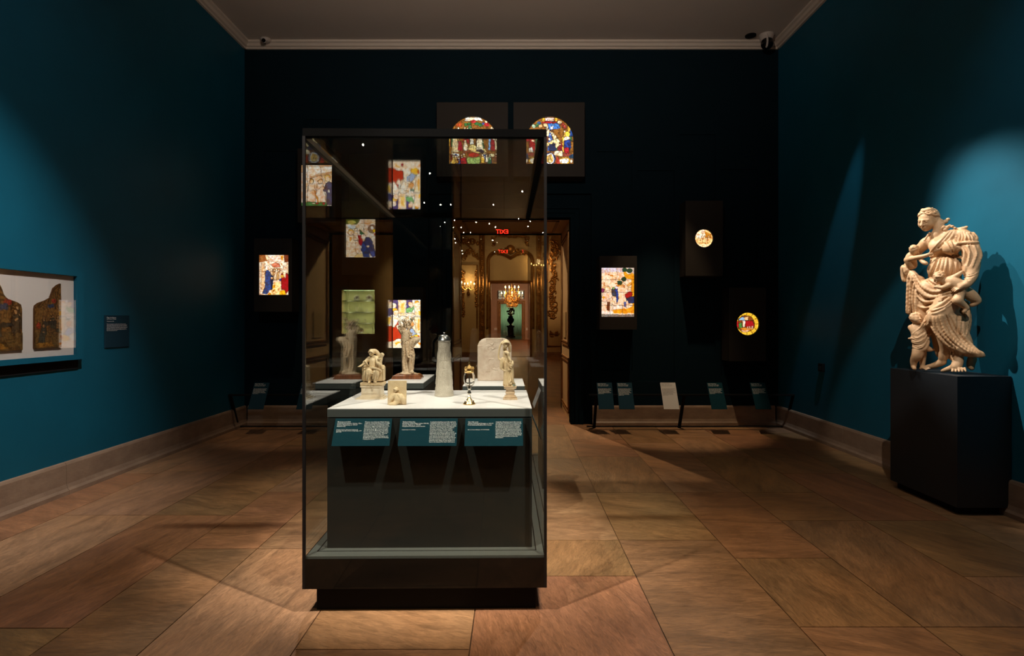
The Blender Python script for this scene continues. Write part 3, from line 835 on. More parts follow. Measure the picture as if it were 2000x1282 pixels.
# carved decoration on the far wall
def scroll(m, c, r, a0, turns, thick, flip=1, z=0):
    pts = []; rs = []
    for i in range(15):
        t = i/14; a = a0+flip*turns*2*PI*t; rr = r*(1-.75*t)
        pts.append((c[0]+rr*math.cos(a), YF-.08-z, c[1]+rr*math.sin(a))); rs.append(thick*(1-.5*t))
    m.tube(pts, rs, 6)
def garland(m, pts, wd, seed, thick=.03):
    r = random.Random(seed)
    for i in range(len(pts)-1):
        (xa, za), (xb, zb) = pts[i], pts[i+1]; L = math.hypot(xb-xa, zb-za); k = max(1, int(L/.085))
        for j in range(k):
            t = (j+.5)/k; x = xa+(xb-xa)*t; z = za+(zb-za)*t
            scroll(m, (x+r.uniform(-1, 1)*wd*.5, z+r.uniform(-.04, .04)), wd*r.uniform(.45, .9), r.uniform(0, 6.3), r.uniform(.6, 1.1), thick*r.uniform(.7, 1.3), r.choice((1, -1)))
            m.ball((x+r.uniform(-1, 1)*wd*.4, YF-.07, z), thick*1.5, 6); m.ball((x+r.uniform(-1, 1)*wd*.6, YF-.06, z+r.uniform(-.04, .04)), wd*.22, 6, (1, .3, 1.5)); m.ball((x+r.uniform(-1, 1)*wd*.6, YF-.06, z), wd*.2, 6, (1.5, .3, .7))
def fx(px): return (px-CX)/F*YF
def fz(py): return EYE+(CY-py)/F*YF
def frame_line(m, pts, th=.03):
    m.tube([(x, YF-.035-th, z) for x, z in pts], th, 6)
# right panel
t = empty('carved_wall_panel', (fx(1082), YF, 0), 'tall cream wall panel with hanging gilded trophy, right of the far inner doorway', 'wall panel')
def tp(mb, name, mt, par, smooth=True):
    mb.v = [(p[0]-par.location.x, p[1]-par.location.y, p[2]-par.location.z) for p in mb.v]
    return mb.build(name, mt, par, smooth=smooth)
m = MB().box(fx(1062), fx(1104), YF-.03, YF-.002, fz(628+60), fz(456)); tp(m, 'board', M['cream_panel'], t, False)
m = MB(); frame_line(m, [(fx(1068), fz(676)), (fx(1068), fz(462)), (fx(1098), fz(462)), (fx(1098), fz(676)), (fx(1068), fz(676))], .035); tp(m, 'moulding', M['carving'], t)
m = MB(); garland(m, [(fx(1082), fz(470)), (fx(1082), fz(500))], .28, 3); garland(m, [(fx(1079), fz(505)), (fx(1082), fz(540)), (fx(1078), fz(580)), (fx(1080), fz(622))], .2, 5)
garland(m, [(fx(1070), fz(652)), (fx(1092), fz(652))], .12, 6); tp(m, 'gilded_carving', M['carving'], t)
# left panel
t = empty('carved_wall_panel', (fx(918), YF, 0), 'tall cream wall panel with gilded scrollwork behind the candle sconce, left of the far inner doorway', 'wall panel')
m = MB().box(fx(895), fx(940), YF-.03, YF-.002, fz(688), fz(456)); tp(m, 'board', M['cream_panel'], t, False)
m = MB(); frame_line(m, [(fx(900), fz(640)), (fx(900), fz(518)), (fx(932), fz(518)), (fx(932), fz(640))], .035)
frame_line(m, [(fx(938), fz(690)), (fx(938), fz(456))], .05); frame_line(m, [(fx(945), fz(690)), (fx(945), fz(456))], .05); tp(m, 'moulding', M['carving'], t)
m = MB(); garland(m, [(fx(900), fz(470)), (fx(930), fz(475))], .3, 13); garland(m, [(fx(902), fz(505)), (fx(918), fz(488)), (fx(934), fz(505))], .18, 15)
garland(m, [(fx(905), fz(530)), (fx(905), fz(620))], .1, 16); garland(m, [(fx(930), fz(530)), (fx(930), fz(600))], .07, 17); garland(m, [(fx(941), fz(460)), (fx(941), fz(690))], .09, 18)
tp(m, 'gilded_carving', M['carving'], t)
# overdoor
t = empty('carved_overdoor', (fx(997), YF, FZ), 'arched cream and gilt overdoor panel above the far inner doorway', 'overdoor')
m = MB().box(fx(952), fx(1043), YF-.03, YF-.002, fz(553), fz(490)); tp(m, 'board', M['cream_panel'], t, False)
def arch(off):
    pts = [(fx(952+off), fz(640)), (fx(952+off), fz(515))]
    for i in range(9):
        a = PI-PI*i/8*.5; pts.append((fx(970+(18-off)*math.cos(a)), fz(512-(20-off)*math.sin(a))))
    pts += [(fx(985), fz(496+off)), (fx(997), fz(503+off)), (fx(1009), fz(496+off))]
    for i in range(9):
        a = PI/2-PI*i/8*.5; pts.append((fx(1024+(18-off)*math.cos(a)), fz(512-(20-off)*math.sin(a))))
    pts += [(fx(1042-off), fz(515)), (fx(1042-off), fz(640))]
    return pts
m = MB(); frame_line(m, arch(0), .05); frame_line(m, arch(4), .03)
frame_line(m, [(fx(953), fz(550)), (fx(1042), fz(550))], .04); frame_line(m, [(FX0, 0), (FX0, FZ), (FX1, FZ), (FX1, 0)], .06); tp(m, 'moulding', M['carving'], t)
m = MB(); garland(m, [(fx(968), fz(496)), (fx(985), fz(491)), (fx(997), fz(488)), (fx(1010), fz(491)), (fx(1026), fz(496))], .13, 23, .035)
garland(m, [(fx(962), fz(482)), (fx(965), fz(463))], .1, 24); garland(m, [(fx(1031), fz(482)), (fx(1029), fz(463))], .1, 25); garland(m, [(fx(968), fz(462)), (fx(1026), fz(462))], .07, 26)
m.ball((fx(997), YF-.10, fz(488)), .2, 10, (1, .4, 1)); tp(m, 'gilded_carving', M['carving'], t)
# pilaster right of the inner doorway
t = empty('carved_pilaster', (fx(1052), YF, 0), 'narrow gilded pilaster between the far inner doorway and the trophy panel', 'pilaster')
m = MB().box(fx(1046), fx(1060), YF-.06, YF-.002, 0, fz(456)); tp(m, 'shaft', M['cream_panel'], t, False)
m = MB(); garland(m, [(fx(1053), fz(460)), (fx(1053), fz(690))], .1, 33); tp(m, 'gilded_carving', M['carving'], t)
# dado of the far wall
structure(MB().box(-6, FX0-.15, YF-.08, YF, 0, fz(690)).box(FX1+.15, 6, YF-.08, YF, 0, fz(690)).box(-6, FX0-.15, YF-.12, YF, fz(692), fz(688)).box(FX1+.15, 6, YF-.12, YF, fz(692), fz(688)).build('trim_6', M['carving']))
# silver in a lit wall recess
structure(MB().box(NX0, NX1, YF+.3, YF+.75, NZ0-.05, NZ0).box(NX0, NX1, YF+.3, YF+.75, NZ1, NZ1+.05).box(NX0-.05, NX0, YF+.3, YF+.75, NZ0, NZ1).box(NX1, NX1+.05, YF+.3, YF+.75, NZ0, NZ1).box(NX0, NX1, YF+.7, YF+.75, NZ0, NZ1).build('wall_2_recess', M['niche_green']))
H = (NZ1-NZ0)
shelf_z = [NZ0+.005]+[NZ0+H*k for k in (.245, .50, .76)]
for k, z in enumerate(shelf_z[1:]):
    tag(MB().box(NX0+.005, NX1-.005, YF+.1, YF+.69, z-.035, z, .004).build('recess_shelf', M['shelf_edge']),
        ['lowest', 'middle', 'topmost'][k]+' olive shelf in the lit recess of silver', 'shelf', 'shelves in the lit silver recess')
tag(MB().box(NX0+.05, NX1-.05, YF+.12, YF+.18, NZ1-.03, NZ1).build('light_strip', M['led_strip']), 'light strip along the top of the olive silver recess', 'light')
for z in [v-.03 for v in shelf_z[1:]]+[NZ1-.02]:
    for x in (3.4, 4.15): spot((x, YF+.05, z), (x, YF+.5, z-.38), 26, 150, 1.0, (1, .98, .72))
def plate_thing(x, z, r, lab):
    t = empty('silver_plate', (x, YF+.45, z), lab, 'plate', 'silver plates in the lit recess')
    m = MB().lathe([(.001, 0), (r*.6, 0), (r*.66, .012), (r, .03), (r, .036), (r*.62, .02), (r*.58, .008), (.001, .008)], n=24)
    m.xform(Matrix.Translation((0, 0, r)) @ Matrix.Rotation(PI/2+.12, 4, 'X')); m.build('dish', M['silver'], t, smooth=True)
    m = MB().ball((0, -.02, r), r*.3, 12, (1, .3, 1)); m.build('boss', M['dark_wood'], t, smooth=True)
plate_thing(3.42, shelf_z[3], .14, 'left silver plate on the top shelf of the olive recess')
plate_thing(3.95, shelf_z[3], .13, 'right silver plate on the top shelf of the olive recess')
plate_thing(3.78, shelf_z[0], .13, 'left silver dish standing on the bottom of the olive recess')
plate_thing(4.2, shelf_z[0], .12, 'right silver dish standing on the bottom of the olive recess')
def cup_thing(x, z, s, lab, nm='silver_cup'):
    m = MB().lathe([(.05*s, 0), (.05*s, .01*s), (.015*s, .03*s), (.015*s, .07*s), (.05*s, .10*s), (.07*s, .2*s), (.065*s, .2*s), (.04*s, .11*s), (.001, .105*s)], n=16)
    o = m.build(nm, M['silver'], None, (x, YF+.45, z), smooth=True); tag(o, lab, 'cup', 'small silver in the lit recess')
cup_thing(3.95, shelf_z[2], 1.1, 'tall silver beaker on the second shelf of the olive recess')
cup_thing(3.52, shelf_z[2], .6, 'squat silver cup at the left of the second recess shelf')
cup_thing(4.3, shelf_z[2], .6, 'small silver cup at the right end of the second recess shelf')
for k, (x, s_) in enumerate(((3.25, .5), (3.6, .8), (3.9, .9), (4.05, .7), (4.2, .5), (4.35, .7))):
    cup_thing(x, shelf_z[1], s_, ['first', 'second', 'third', 'fourth', 'fifth', 'last'][k]+' cup from the left on the third recess shelf')
o = MB().lathe([(.06, 0), (.06, .01), (.015, .03), (.02, .1), (.012, .2), (.03, .22), (.02, .24), (.001, .25)], n=12).build('candlestick', M['silver'], None, (3.28, YF+.45, shelf_z[0]), smooth=True)
tag(o, 'slender silver candlestick on the bottom of the olive recess', 'candlestick')
# sconces
def sconce(px, py, n, lab, off=.05):
    x, z = fx(px), fz(py)
    t = empty('candle_sconce', (x, YF-off, z), lab, 'sconce', 'candle sconces on the far carved wall')
    m = MB().tube([(0, 0, -.35), (0, -.08, -.2), (0, -.12, 0)], .03, 8); m.ball((0, -.02, -.3), .07, 8, (1, .6, 1.6)); m.build('backplate', M['gilt'], t, smooth=True)
    for i in range(n):
        a = (i/(n-1)-.5)*2; ex = a*.26; ey = -.2-.12*(1-a*a); ez = .04*math.cos(i*2.1)
        MB().tube([(0, -.12, -.05), (ex*.5, ey*.8, -.16), (ex, ey, -.06+ez), (ex, ey, ez)], .012, 6).build('arm', M['gilt'], t, smooth=True)
        c = MB().tube([(ex, ey, ez), (ex, ey, ez+.09)], .013, 6).build('candle', M['candle'], t)
        MB().lathe([(.002, 0), (.02, .02), (.016, .04), (.001, .08)], (ex, ey, ez+.09), 8).build('flame', M['flame'], c, smooth=True)
    point((x, YF-.45, z+.25), 12, (1, .62, .28), .1)
sconce(915, 560, 5, 'candle sconce on the carved panel left of the far doorway')
sconce(1049, 525, 6, 'higher candle sconce on the pilaster right of the far doorway', .16)
# room 3
structure(MB().box(-4.2, 4.2, YF+.3, YG, -.05, -.001).build('floor_3', M['parquet']))
structure(MB().box(-4.2, 4.2, YF+.3, YG, 4.6, 4.8).build('ceiling_3', M['pink_wall']))
structure(MB().box(-4.4, -4.2, YF+.3, YG, 0, 4.7).build('wall_3_left', M['pink_wall']))
structure(MB().box(4.2, 4.4, YF+.8, YG, 0, 4.7).build('wall_3_right', M['pink_wall']))
GX0, GX1, GZ = (978-CX)/F*YG, (1019-CX)/F*YG, EYE+34/F*YG
structure(MB().box(-4.2, GX0, YG, YG+.3, 0, 4.7).box(GX1, 4.2, YG, YG+.3, 0, 4.7).box(GX0, GX1, YG, YG+.3, GZ, 4.7).build('wall_3_far', M['pink_wall']))
m = MB(); 
for o_ in (.0, .14):
    m.box(GX0-.12-o_, GX0-.04-o_, YG-.06, YG, 0, GZ+.1+o_); m.box(GX1+.04+o_, GX1+.12+o_, YG-.06, YG, 0, GZ+.1+o_); m.box(GX0-.12-o_, GX1+.12+o_, YG-.06, YG, GZ+.04+o_, GZ+.12+o_)
structure(m.build('trim_7', M['carving']))
def gz(py): return EYE+(CY-py)/F*YG
def gx(px): return (px-CX)/F*YG
t = empty('fanlight', (gx(998), YG-.02, gz(576)), 'leaded fanlight with scrolled ironwork above the farthest doorway', 'window')
MB().box(gx(973)-gx(998), gx(1023)-gx(998), -.04, .0, gz(584)-gz(576), gz(568)-gz(576)).build('pane', glow('fanlight_pane', (1, .75, .5), .5), t)
m = MB()
for k in range(7):
    x = gx(973+50*k/6)-gx(998); m.box(x-.03, x+.03, -.08, -.04, gz(584)-gz(576), gz(568)-gz(576))
for k in range(6):
    x = gx(977+50*k/6)-gx(998); m.tube([(x+.2*math.cos(q*PI/4), -.06, .2*math.sin(q*PI/4)) for q in range(9)], .025, 5)
m.build('ironwork', M['matte_black'], t)
for px, lab in ((968, 'left'), (1030, 'right')):
    o = MB().box(-.12, .12, -.03, 0, -.1, .1, .01).build('notice_card', M['text_white'], None, (gx(px), YG-.01, gz(643))); tag(o, 'small white card on the pink wall '+lab+' of the farthest doorway', 'card')
# end room: curtains and urn
structure(MB().box(-4, 4, YG+.3, YE, -.05, -.001).build('floor_4', M['parquet']))
structure(MB().box(-4, 4, YE, YE+.2, 0, 4.4).build('wall_4_far', M['cream_pale']))
structure(MB().box(-4, 4, YG+.3, YE, 4.4, 4.5).build('ceiling_4', M['cream_pale']))
def curtain(x0, x1, lab):
    vs = []; fs = []; n = 60
    for i in range(n+1):
        x = x0+(x1-x0)*i/n; y = YE-.25+.07*math.sin(i*1.3)
        vs += [(x, y, 0.02), (x, y, 3.6)]
        if i: fs.append((2*i-2, 2*i, 2*i+1, 2*i-1))
    o = MB().add(vs, fs).build('curtain', M['green_cloth'], smooth=True); tag(o, lab, 'curtain', 'green curtains of the end room')
    sm = o.modifiers.new('s', 'SOLIDIFY'); sm.thickness = .01
curtain(-2.2, -.45, 'pale green curtain left of the dark urn, seen through the farthest doorway')
curtain(-.1, 1.7, 'pale green curtain right of the dark urn, seen through the farthest doorway')
t = empty('urn_on_pedestal', (-.27, 53, 0), 'dark urn with bouquet on a pedestal in front of the green curtains', 'urn')
MB().lathe([(.45, 0), (.45, .12), (.3, .2), (.28, .9), (.38, 1.0), (.38, 1.1)], n=16).build('pedestal', M['dark_wood'], t, smooth=True)
MB().lathe([(.2, 1.1), (.08, 1.2), (.3, 1.5), (.33, 1.7), (.2, 1.85), (.25, 1.95), (.1, 2.0)], n=20).build('urn', M['matte_black'], t, smooth=True)
m = MB(); r = random.Random(4)
for k in range(40):
    a = r.uniform(0, 6.3); b = r.uniform(.05, .38); m.ball((b*math.cos(a), b*math.sin(a)*.5, 2.0+r.uniform(0, .7)), r.uniform(.05, .1), 6)
m.build('bouquet', M['carving'], t, smooth=True)
spot((0, 54.5, 4.2), (-.2, 60, 1.6), 900, 60, 1.0, (.92, 1.0, .74))
point((-2.5, 35, 4.2), 260, (1, .68, .45), .05); point((2.5, 42, 4.2), 260, (1, .68, .45), .05)
spot((-.6, 17, 5.7), (-.6, 24, 2.6), 420, 50, 1.0, (1, .58, .25)); spot((1.4, 18, 5.7), (1.7, 24, 2.9), 420, 28, 0.8, (1, .62, .30)); point((0, 14, 5.6), 30, (1, .60, .27), .05)
spot((-1.2, 14, 5.6), (.83, 9.2, 1.5), 1500, 30, 1.0, (1, .66, .34))
# chandelier
YC = 32.0
t = empty('chandelier', ((1000-CX)/F*YC, YC, EYE+(CY-600)/F*YC), 'glittering candle chandelier hanging in the room beyond the carved doorway', 'chandelier')
MB().lathe([(.02, -.02), (.12, .06), (.05, .2), (.14, .35), (.05, .5), (.12, .7), (.04, .85), (.02, 2.29)], n=16).build('stem', M['gilt'], t, smooth=True)
r = random.Random(9)
for k in range(16):
    a = 2*PI*k/16; R_ = .58 if k % 2 == 0 else .40; zt = .62 if k % 2 == 0 else .95
    cx, cy = R_*math.cos(a), R_*math.sin(a)
    arm = MB().tube([(.05*math.cos(a), .05*math.sin(a), .45), (cx*.5, cy*.5, .3), (cx*.9, cy*.9, zt-.15), (cx, cy, zt)], .018, 6).build('arm', M['gilt'], t, smooth=True)
    MB().tube([(cx, cy, zt), (cx, cy, zt+.12)], .016, 6).build('candle', M['candle'], arm)
    MB().lathe([(.002, 0), (.03, .03), (.022, .06), (.001, .12)], (cx, cy, zt+.12), 8).build('flame', M['flame'], arm, smooth=True)
m = MB()
for k in range(420):
    a = r.uniform(0, 6.3); q = r.random(); z = q*1.15; R_ = .5*math.sqrt(max(0, math.sin(PI*min(1, q*1.1+.08))))*r.uniform(.4, 1)
    m.ball((R_*math.cos(a), R_*math.sin(a), z), r.uniform(.016, .034), 4, (1, 1, 1.7))
tag(m.build('crystal_drops', M['crystal'], t), kind='stuff')
point((t.location.x, YC-.9, 2.9), 90, (1, .6, .25), .3)

# ================================================================== LIGHT BOXES WITH STAINED GLASS
YBX = 7.97
def light_box(px0, px1, py0, py1, canvas, gx0, gx1, gy0, gy1, shape, strength, lab, title):
    a = P(px0, py1, YBX); b = P(px1, py0, YBX); g0 = P(gx0, gy1, YBX); g1 = P(gx1, gy0, YBX)
    cx, cz = (a.x+b.x)/2, (a.z+b.z)/2
    t = empty('light_box', (cx, YBX, cz), lab, 'stained glass light box', 'light boxes on the back wall')
    hx, hz = (b.x-a.x)/2, (b.z-a.z)/2
    x0, x1, z0, z1 = g0.x-cx, g1.x-cx, g0.z-cz, g1.z-cz
    outer = [(-hx, -hz), (hx, -hz), (hx, hz), (-hx, hz)]
    if shape == 'rect': hole = [(x0, z0), (x0, z1), (x1, z1), (x1, z0)]
    elif shape == 'arch':
        rr = (x1-x0)/2; zc = z1-rr
        hole = [(x0, z0)]+[((x0+x1)/2-rr*math.cos(PI*i/20), zc+rr*math.sin(PI*i/20)) for i in range(21)]+[(x1, z0)]
    else:
        rr = (x1-x0)/2; hole = [((x0+x1)/2+rr*math.cos(-2*PI*i/40), (z0+z1)/2+rr*math.sin(-2*PI*i/40)) for i in range(40)]
    m = MB().plate(outer, hole, 0, .03)
    m.box(-hx, hx, .06, YB-YBX-.001, -hz, hz); m.box(-hx, -hx+.02, .02, .07, -hz, hz); m.box(hx-.02, hx, .02, .07, -hz, hz); m.box(-hx, hx, .02, .07, -hz, -hz+.02); m.box(-hx, hx, .02, .07, hz-.02, hz)
    m.build('housing', M['black_box'], t)
    gm = canvas.mesh('stained_glass', (x1-x0)+.01, (z1-z0)+.01)
    o = link('stained_glass', gm, attr_mat('stained_glass_'+title, 'paint', emit=strength), t, ((x0+x1)/2, .035, (z0+z1)/2))
    o['label'] = title.replace('_', ' ')
    return t
# --- designs, drawn in the units of the enlarged studies
def des_A():
    c = Canvas(115, 865, 100, 1105, 130, 'fff3d8')
    c.poly('a8703a', [(115,100),(250,100),(330,260),(115,290)]); c.poly('f6e3b4', [(250,110),(330,110),(340,240),(300,240)])
    c.poly('fffdf4', [(385,100),(720,100),(690,250),(385,255)]); c.poly('7a3d20', [(730,100),(865,100),(865,280),(730,290)], 8)
    c.poly('e0a430', [(640,130),(720,110),(700,240),(660,240)]); c.poly('eccfa0', [(165,300),(250,300),(250,960),(165,960)], 6)
    c.poly('efe0c0', [(800,280),(865,280),(865,1000),(800,600)], 5)
    for i, x in enumerate((420, 480, 540, 600, 650)): c.person(x, 720+8*(i % 2), 280, ['d7b98c','b8925c','e8d3ae','c9a066','f0dcb8'][i])
    c.poly('ffe9a0', [(440,800),(640,760),(640,1100),(400,1100)]); c.poly('f4b81c', [(440,860),(520,840),(500,920),(430,930)]); c.poly('c07a1c', [(430,970),(510,960),(480,1010),(430,1010)])
    c.poly('e08a6a', [(390,350),(520,285),(600,320),(640,405),(500,425)], 8)
    c.poly('30498a', [(260,510),(330,490),(390,540),(450,700),(430,960),(360,1000),(300,1080),(180,1060),(260,900)], 8)
    c.poly('18223f', [(400,600),(470,620),(460,820),(400,980)]); c.oval('fffbe8', 320, 420, 66, 72, 6); c.oval('f6d9b8', 340, 440, 30, 42)
    c.oval('f8dfb8', 425, 685, 26, 34, 4); c.oval('f8e9d0', 420, 555, 30, 26)
    c.poly('a8101c', [(660,560),(800,560),(860,640),(865,960),(780,1060),(740,980),(655,965)], 9); c.poly('f0c040', [(655,600),(720,600),(715,665),(650,660)], 4)
    c.poly('fff4d0', [(710,400),(770,395),(775,600),(745,700),(700,540)], 5); c.oval('f4d8b4', 740, 440, 34, 45, 4); c.poly('1c3fa0', [(610,700),(655,680),(655,760),(610,745)], 4)
    c.poly('3f8a48', [(835,640),(865,640),(865,720),(845,720)]); c.poly('ffc518', [(630,985),(740,985),(780,1095),(620,1095)], 5); c.poly('f0a818', [(320,1090),(360,1020),(410,1050),(400,1100)])
    c.line([(115,520),(260,515)], 7); c.line([(330,100),(340,260),(460,262)], 7); c.line([(150,100),(150,1100)], 8); c.line([(560,250),(700,380),(800,360)], 7)
    return c.folds(3, .55, 8, '7a4418')
def des_B():
    c = Canvas(105, 865, 170, 1165, 100, 'fdeedd')
    c.poly('fffaf2', [(105,210),(865,210),(865,330),(560,380),(300,470),(105,480)]); c.poly('d8b48c', [(300,440),(560,360),(860,310),(865,400),(580,430),(300,490)])
    c.poly('f2c890', [(105,170),(190,170),(190,350),(105,350)]); c.poly('f7e0bc', [(590,440),(865,405),(865,560),(700,600)])
    c.person(350, 1050, 560, 'f4dac4'); c.person(560, 1060, 560, 'fbe8d6', hair='e8b870')
    c.poly('5c5470', [(640,760),(700,620),(780,570),(860,620),(865,860),(860,1140),(720,1130),(690,820),(640,800)], 12)
    c.oval('f0c068', 740, 480, 75, 90, 6); c.oval('fbe3c4', 745, 510, 46, 60); c.oval('f6ead8', 765, 795, 26, 34)
    c.poly('3c8044', [(105,1075),(400,1050),(690,1060),(730,1165),(105,1165)], 8); c.oval('a01828', 490, 1075, 32, 26, 4); c.oval('b01028', 635, 1090, 32, 28, 4)
    c.poly('e0901c', [(400,790),(430,790),(525,1050),(495,1050)], 4); c.oval('f8efe0', 400, 1085, 42, 16, 3)
    c.line([(105,205),(865,205)], 10); c.line([(570,205),(575,430),(620,500),(700,610)], 9); c.line([(300,490),(560,430),(865,400)], 8); c.line([(300,795),(480,770),(600,690),(680,700)], 8)
    c.line([(245,170),(245,1165)], 14); c.line([(105,690),(240,690)], 8); c.line([(105,350),(240,350)], 8)
    return c.folds(8, .5, 9, 'a06a3c')
def des_D():
    c = Canvas(130, 965, 105, 1210, 120, 'f4e6d4')
    c.poly('4a5a20', [(130,105),(530,105),(480,200),(390,260),(130,250)]); c.oval('b8b45c', 290, 200, 110, 60); c.poly('cfe0ea', [(180,280),(390,270),(390,380),(180,350)])
    c.poly('e8dcc8', [(390,260),(630,220),(640,560),(400,400)], 6); c.poly('f0dcc0', [(640,105),(965,105),(965,190),(640,240)], 5); c.poly('e8b468', [(640,225),(965,175),(965,195),(640,250)])
    c.poly('eee2d4', [(650,260),(965,210),(965,560),(650,560)]); c.oval('8a6e58', 850, 380, 115, 125, 5); c.oval('f4ecdf', 855, 360, 36, 60); c.oval('f0c418', 915, 440, 40, 44); c.poly('b85a3c', [(890,520),(965,490),(965,560),(900,550)])
    c.poly('f4ead8', [(820,630),(960,560),(965,1020),(900,1000)], 8)
    c.poly('2f6a44', [(500,400),(560,440),(680,580),(560,560),(500,500)], 8); c.poly('a01020', [(450,560),(560,560),(600,760),(540,880),(470,760)], 8)
    c.poly('1d3f82', [(590,740),(660,740),(760,900),(780,1190),(620,1180),(540,960)], 9); c.poly('2c3a70', [(690,620),(770,610),(870,740),(960,1150),(860,1190),(740,1000),(640,760)], 11)
    c.poly('4858a0', [(780,990),(870,1000),(940,1150),(860,1190)]); c.oval('f8ecd8', 610, 620, 62, 85, 6); c.oval('f4dab4', 740, 880, 20, 32)
    c.person(270, 1190, 800, 'efdcc2', hair='e0b458'); c.person(400, 700, 330, 'f2e2cc', hair='d8c8b0'); c.poly('efd9c0', [(400,700),(470,720),(520,940),(470,1090),(400,1060)], 6)
    c.poly('f0a818', [(230,640),(270,620),(270,690),(220,740)]); c.poly('ecd090', [(340,1200),(440,1090),(590,1090),(590,1210)], 5); c.line([(625,105),(630,560)], 9)
    c.line([(130,350),(430,380)], 12); c.line([(280,510),(380,620),(440,680)], 8)
    return c.folds(12, .5, 8, '8a5a34')
def des_E():
    c = Canvas(115, 530, 35, 670, 120, 'fffbee')
    c.poly('5a4c88', [(130,40),(235,40),(235,230),(150,230)], 4); c.oval('ffffff', 185, 115, 32, 36, 3); c.oval('fdf0d4', 150, 110, 26, 46, 3)
    c.poly('fbeedd', [(235,40),(340,40),(335,215),(245,215)], 4); c.poly('ffe28a', [(262,80),(322,80),(322,210),(262,210)]); c.oval('f4c860', 292, 120, 20, 30); c.poly('fff2d8', [(245,215),(340,215),(345,265),(240,265)], 3)
    c.poly('5a4c88', [(345,40),(420,40),(380,200),(345,210)], 3); c.oval('fbe4cc', 395, 95, 28, 34, 3); c.poly('7fbf7a', [(340,165),(380,130),(400,150),(435,110),(445,140),(420,200),(345,200)], 4)
    c.poly('dfeaff', [(425,40),(515,40),(505,70),(430,80)]); c.oval('f4b430', 475, 70, 30, 22, 3); c.oval('ffeed8', 475, 100, 26, 32); c.poly('fff2dc', [(445,130),(510,125),(525,250),(450,240)], 3); c.poly('ffc940', [(500,180),(528,190),(528,250),(500,230)])
    c.oval('f7c93c', 200, 170, 26, 28, 3); c.oval('fff1dc', 215, 205, 32, 34, 3); c.poly('3c4c8c', [(118,150),(150,150),(150,250),(118,250)])
    c.poly('fffaf0', [(130,260),(240,240),(260,330),(230,400),(120,390)], 4); c.poly('ffd84c', [(118,270),(150,260),(130,360),(118,360)])
    c.poly('c43a22', [(118,380),(200,400),(240,300),(260,400),(310,440),(300,540),(220,550),(150,600),(118,590)], 5); c.oval('fffcf6', 245, 390, 26, 30, 3)
    c.oval('fff8ea', 300, 270, 40, 26, 3); c.oval('fffaf0', 400, 245, 60, 34, 4); c.poly('f8f0e0', [(260,320),(350,290),(370,380),(300,420)], 4); c.poly('2f6a50', [(390,285),(440,275),(445,300),(400,305)])
    c.poly('e6b070', [(360,320),(420,310),(450,360),(400,400)], 4); c.poly('a9c4f2', [(350,420),(410,400),(470,480),(430,510),(350,470)], 5)
    c.poly('fbe9c8', [(445,265),(528,265),(528,470),(470,470)], 4); c.poly('f5c860', [(490,290),(510,290),(510,440),(490,440)]); c.poly('ffd23c', [(400,510),(470,490),(510,520),(500,560),(440,600),(400,560)], 4); c.poly('d0601c', [(480,490),(510,520),(495,560),(480,540)])
    c.poly('fff6e4', [(118,590),(300,560),(528,590),(528,668),(118,668)]); c.poly('f8c01c', [(190,600),(260,590),(270,605),(210,620)]); c.oval('b82030', 292, 622, 16, 18, 3); c.oval('f8a01c', 512, 610, 16, 14)
    c.line([(240,255),(528,258)], 4); c.line([(260,320),(330,440),(300,470)], 4); c.line([(445,140),(440,258)], 3)
    return c.folds(21, .42, 7, 'a8682c')
